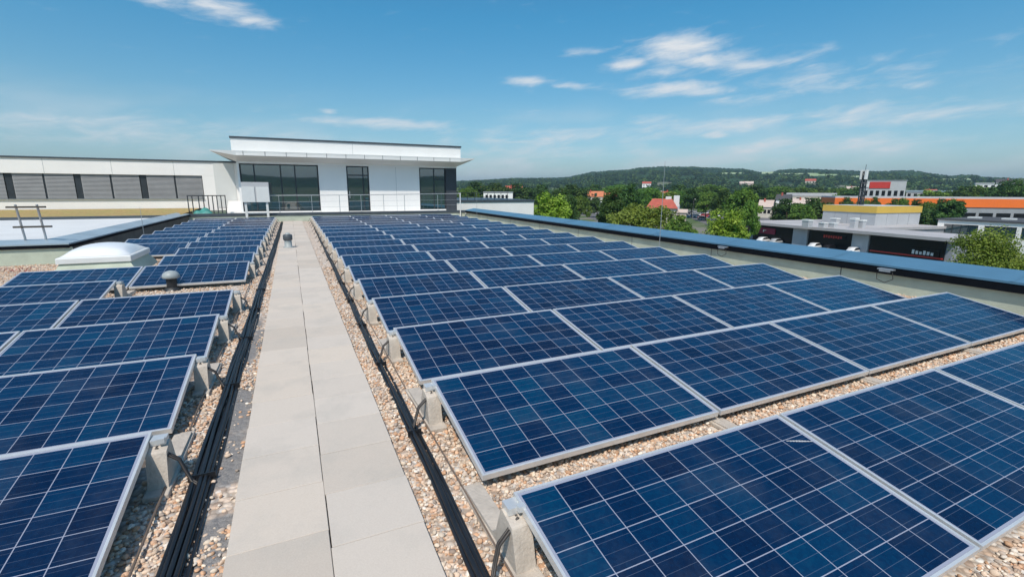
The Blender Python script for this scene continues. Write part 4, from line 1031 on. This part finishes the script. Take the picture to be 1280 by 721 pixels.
# houses
def house(label, P0, P1, depth, z0, wall_h, roof_h, wm, rm):
    ang = math.atan2(P1[1] - P0[1], P1[0] - P0[0]); L = math.hypot(P1[0] - P0[0], P1[1] - P0[1])
    t = thing('town_house', label, 'house', (P0[0], P0[1], z0), ang)
    b = MB(); b.box(0, L, 0, depth, 0, wall_h); obj('wall', b, M[wm], t)
    b = MB(); o = .4
    b.add([(-o, -o, wall_h - .1), (L + o, -o, wall_h - .1), (L + o, depth + o, wall_h - .1), (-o, depth + o, wall_h - .1), (-o, depth / 2, wall_h + roof_h), (L + o, depth / 2, wall_h + roof_h)],
          [(0, 1, 5, 4), (2, 3, 4, 5), (1, 2, 5), (3, 0, 4), (3, 2, 1, 0)]); rf = obj('roof', b, M[rm], t)
    b = MB(); b.box(L * .3, L * .3 + .7, depth * .35, depth * .35 + .7, wall_h + roof_h * .5, wall_h + roof_h + .8); obj('chimney', b, M['tile_red'], rf)
    bx('window', 'black_glass', t, [(L * f - .6, L * f + .6, -.03, -.004, wall_h * .4, wall_h * .75) for f in (.2, .5, .8)])
    return t
house('house with bright orange tiled roof between the town trees', (181, 276), (191, 268), 9, -7, 4.4, 3.6, 'house_wall', 'tile_orange')
house('cream house with reddish roof far left of the fresh green tree', (101, 283), (110, 280), 8, -5, 5.5, 3, 'house_wall', 'tile_orange')
house('pink house with red roof left of the fresh green tree', (122, 274), (131, 269), 8, -5, 6, 3, 'house_pink', 'tile_red')
house('pale house alone on the wooded slope', (688, 578), (701, 562), 10, 5, 9, 3.5, 'house_pink', 'house_pink')
house('small pinkish roofed house behind the light green trees', (205.5, 160.5), (208.5, 155.5), 8, GZ, 5.2, 3.2, 'house_wall', 'house_pink')
house('cream house at the far right edge beside tall dark trees', (560, 206), (570, 186), 12, 0, 9.5, 3.5, 'house_wall', 'dark_roof')
t, L = bld('office_block', 'low white office block with column fronts behind the rear wing', (87.6, 223.6), (101, 217.8))
bx('wall', 'render_white', t, (0, L, .3, 12, 0, zl(.2)))
bx('window', 'black_glass', t, [(1 + 2.0 * k, 2.2 + 2.0 * k, .26, .295, zl(-3), zl(-.9)) for k in range(6)])
bx('roof', 'grey_wall', t, (-.2, L + .2, .1, 12.2, zl(.202), zl(.6)))
house('small beige annex in front of the white advertising towers', (137.0, 146.6), (141.2, 142.0), 5, GZ, 4.2, 1.2, 'house_pink', 'house_pink')

for lab, P0, P1, dpt, zt_, zr, wm, rm, nw in (
        ('long low pale hall behind the trees left of the orange fascia', (260.7, 186), (273.4, 166), 14, -1.0, .7, 'house_wall', 'light_grey', 6),
        ('flat teal grey hall behind the orange store right of the red rooftop sign', (310.5, 151), (318, 134), 20, 1.6, 2.5, 'light_grey', 'coping_pale', 7),
        ('grey flat hall behind the car park', (243, 224), (251, 214), 12, -4.0, -3.4, 'light_grey', 'shop_roof', 5),
        ('white flat building on the slope at the right edge of the view', (545, 214), (556, 190), 14, 8.5, 9.6, 'render_white', 'light_grey', 6)):
    t, L = bld('town_building', lab, P0, P1)
    bx('wall', wm, t, (0, L, .3, dpt, 0, zl(zt_))); bx('roof', rm, t, (-.3, L + .3, 0, dpt + .3, zl(zt_) + .002, zl(zr)))
    bx('window', 'black_glass', t, [(L * (k + .25) / nw, L * (k + .75) / nw, .25, .295, zl(zt_) - 2.6, zl(zt_) - .9) for k in range(nw)])
gh = random.Random(5)
for k in range(26):
    D = gh.uniform(300, 760); a = R(gh.uniform(20, 66)); px_, py_ = D * math.sin(a), D * math.cos(a)
    if 57 < math.degrees(a) < 65 and D < 400: continue
    zb = float(terr(np.array(math.degrees(a)), np.array(D))); o_ = a + gh.uniform(-.5, .5); hw = gh.uniform(4.5, 8)
    kind = k % 3
    house(('half hidden small house with red roof among distant town trees', 'half hidden small house with orange roof among distant town trees', 'half hidden pale house with light roof among distant town trees')[kind],
          (px_ - hw * math.cos(o_), py_ + hw * math.sin(o_)), (px_ + hw * math.cos(o_), py_ - hw * math.sin(o_)), 9, zb, gh.uniform(6, 9) , gh.uniform(2.5, 4), ('house_wall', 'render_white', 'house_pink')[(k // 3) % 3], ('tile_red', 'tile_orange', 'house_pink')[kind])['group'] = 'small houses among the distant town trees'
house('white gabled house with dark roof among the trees behind the shop roof', (209.4, 154.6), (212.3, 149.6), 7, GZ, 8.8, 2.4, 'render_white', 'dark_roof')
house('house with red roof half hidden behind the car park trees', (262, 330), (271, 322), 9, -8, 5.5, 3.6, 'house_wall', 'tile_red')
house('orange roofed house beyond the car park', (300, 295), (307, 287), 8, -7, 3.6, 3.2, 'house_pink', 'tile_orange')
house('white house low on the hillside under the highest ridge', (514, 616), (524, 607), 9, 6, 6.5, 3, 'render_white', 'tile_red')
house('pale farmhouse on the slope left of the radio mast', (746, 504), (754, 492), 9, 12, 6, 3, 'house_wall', 'tile_red')
# ------------------------------------------------------------------ cars and street lamps
def car_paint(name, c): 
    m, t_, b_ = mat(name)
    b_.inputs['Base Color'].default_value = (*c, 1); b_.inputs['Roughness'].default_value = .25; b_.inputs['Coat Weight'].default_value = .5
    return m
def car_meshes():
    def sec(x, pts): return [(x, y, z) for y, z in pts]
    body = MB()
    st_ = [(-2.15, .55, .45, .75), (-2.05, .70, .28, .88), (-1.2, .86, .22, .95), (0, .88, .20, .96), (1.1, .87, .22, .90), (1.9, .80, .26, .78), (2.15, .62, .40, .66)]
    body.loft([[(x, -hw, z0), (x, -hw, z0 + (z1 - z0) * .65), (x, -hw * .88, z1), (x, hw * .88, z1), (x, hw, z0 + (z1 - z0) * .65), (x, hw, z0)] for x, hw, z0, z1 in st_], True)
    roof_ = MB(); roof_.loft([[(x, -hw, z) for z in (.9,)] + [(x, -hw2, z1), (x, hw2, z1), (x, hw, .9)] for x, hw, hw2, z1 in ((-1.75, .74, .60, .98), (-1.1, .78, .62, 1.40), (-.1, .78, .62, 1.46), (.6, .77, .6, 1.36), (1.25, .74, .58, .97))], True)
    gl = MB(); gl.loft([[(x, -hw, .93), (x, -hw2, z1), (x, hw2, z1), (x, hw, .93)] for x, hw, hw2, z1 in ((-1.72, .752, .64, .975), (-1.12, .792, .655, 1.33), (-.1, .795, .66, 1.38), (.6, .785, .64, 1.29), (1.22, .755, .62, .975))], False)
    wh = MB(); 
    for k in range(1): wh.lathe([(.12, -.1), (.31, -.1), (.32, 0), (.31, .1), (.12, .1)], (0, 0, 0), 14)
    return body, roof_, gl, wh
cb, cr_, cg, cw = car_meshes()
wheel_me = cw.mesh('wheel', M['rubber']); wheel_me.transform(Matrix.Rotation(R(90), 4, 'X'))
glass_me = cg.mesh('window', M['black_glass'])
paints = {}
def car(x, y, rz, colour, c, label, group):
    if colour not in paints:
        m = car_paint(colour + ' car paint', c); paints[colour] = (cb.mesh('body', m), cr_.mesh('cabin_roof', m))
    t = thing('parked_car', label, 'car', (x, y, GZ + .03), rz, group)
    obj('body', paints[colour][0], None, t); obj('cabin_roof', paints[colour][1], None, t); obj('window', glass_me, None, t)
    for sx in (-1.3, 1.3):
        for sy in (-.78, .78):
            w_ = obj('wheel', wheel_me, None, t); w_.location = (sx, sy, .32)
RED, WHT, BLK, SIL, BLU = ('red', (.45, .02, .02)), ('white', (.75, .75, .75)), ('black', (.012, .012, .015)), ('silver', (.4, .41, .42)), ('blue', (.02, .06, .16))
car(142.2, 215, R(63), *BLK, 'black car driving alone on the road left of the broad tree', 'cars on the road')
for (x, y), cc_, lab in (((186, 175), RED, 'red car in the middle of the car park behind the light trees'), ((177.5, 171), WHT, 'white car beside the red one in the car park'), ((166, 157), BLK, 'black car at the near end of the car park'), ((172, 173), SIL, 'silver car at the left side of the car park'), ((197, 192), WHT, 'white car further back on the left in the car park'),
                         ((192, 178), ('orange', (.6, .13, .03)), 'orange car behind the red car in the car park'), ((206, 193), SIL, 'silver car at the right rear of the car park'), ((182, 166), BLU, 'dark blue car on the right side of the car park')):
    car(x, y, R(-48), *cc_, lab, 'cars in the car park')
for (x, y), cc_, lab in (((106.3, 80.6), WHT, 'white car parked below the maroon sign'), ((106.0, 76.9), SIL, 'silver car parked right of the white one in front of the shop'), ((105.3, 66.9), WHT, 'white car parked below the red shop lettering'), ((105.0, 63.6), BLK, 'dark car parked right of the one below the red lettering'), ((104.6, 58.4), WHT, 'white car parked at the grey pier of the shop')):
    car(x, y, R(8), *cc_, lab, 'cars in front of the long shop')
for k, (x, y) in enumerate(((188, 181), (193, 187), (200, 197), (180, 176), (174, 165), (170, 161), (190, 170), (198, 180), (203, 186), (212, 199), (184, 170.5), (162, 152))):
    car(x + rng.uniform(-.4, .4), y + rng.uniform(-.4, .4), R(-48), *(WHT, SIL, BLK, BLU, RED, SIL)[k % 6], ('pale', 'silver', 'black', 'dark blue', 'small red', 'silver')[k % 6] + ' car in the busy rows of the distant car park', 'cars in the car park')
# street lamp at the road and on the car park
for x, y, h_, lab in ((118.4, 168.0, 7.6, 'grey street lamp at the road left of the broad tree'), (169.5, 166.5, 8.5, 'grey street lamp in the car park beyond the white towers'), (152, 160, 8, 'grey street lamp right of the white towers')):
    t = thing('street_lamp', lab, 'street lamp', (x, y, GZ))
    b = MB(); b.tube([(0, 0, 0), (0, 0, h_), (.3, -.3, h_ + .25)], [.11, .08, .06], 6); obj('pole', b, M['steel'], t)
    b = MB(); b.lathe([(.5, 0), (.45, .18), (.15, .28)], (.4, -.4, h_ + .15), 10); obj('lamp_head', b, M['white_metal'], t)

# ------------------------------------------------------------------ air
hz = MB(); hz.box(-7600, 7600, -7600, 7600, GZ - 3, 190)
hm = bpy.data.materials.new('haze air'); hm.use_nodes = True; nt = NT(hm.node_tree); nt.n.clear()
ho = nt.new('ShaderNodeOutputMaterial'); hv = nt.new('ShaderNodeVolumePrincipled'); nt.l.new(hv.outputs[0], ho.inputs['Volume'])
hv.inputs['Color'].default_value = (.66, .84, 1, 1); hv.inputs['Density'].default_value = .00015; hv.inputs['Anisotropy'].default_value = .2
tag(obj('haze', hz, hm), kind='stuff')
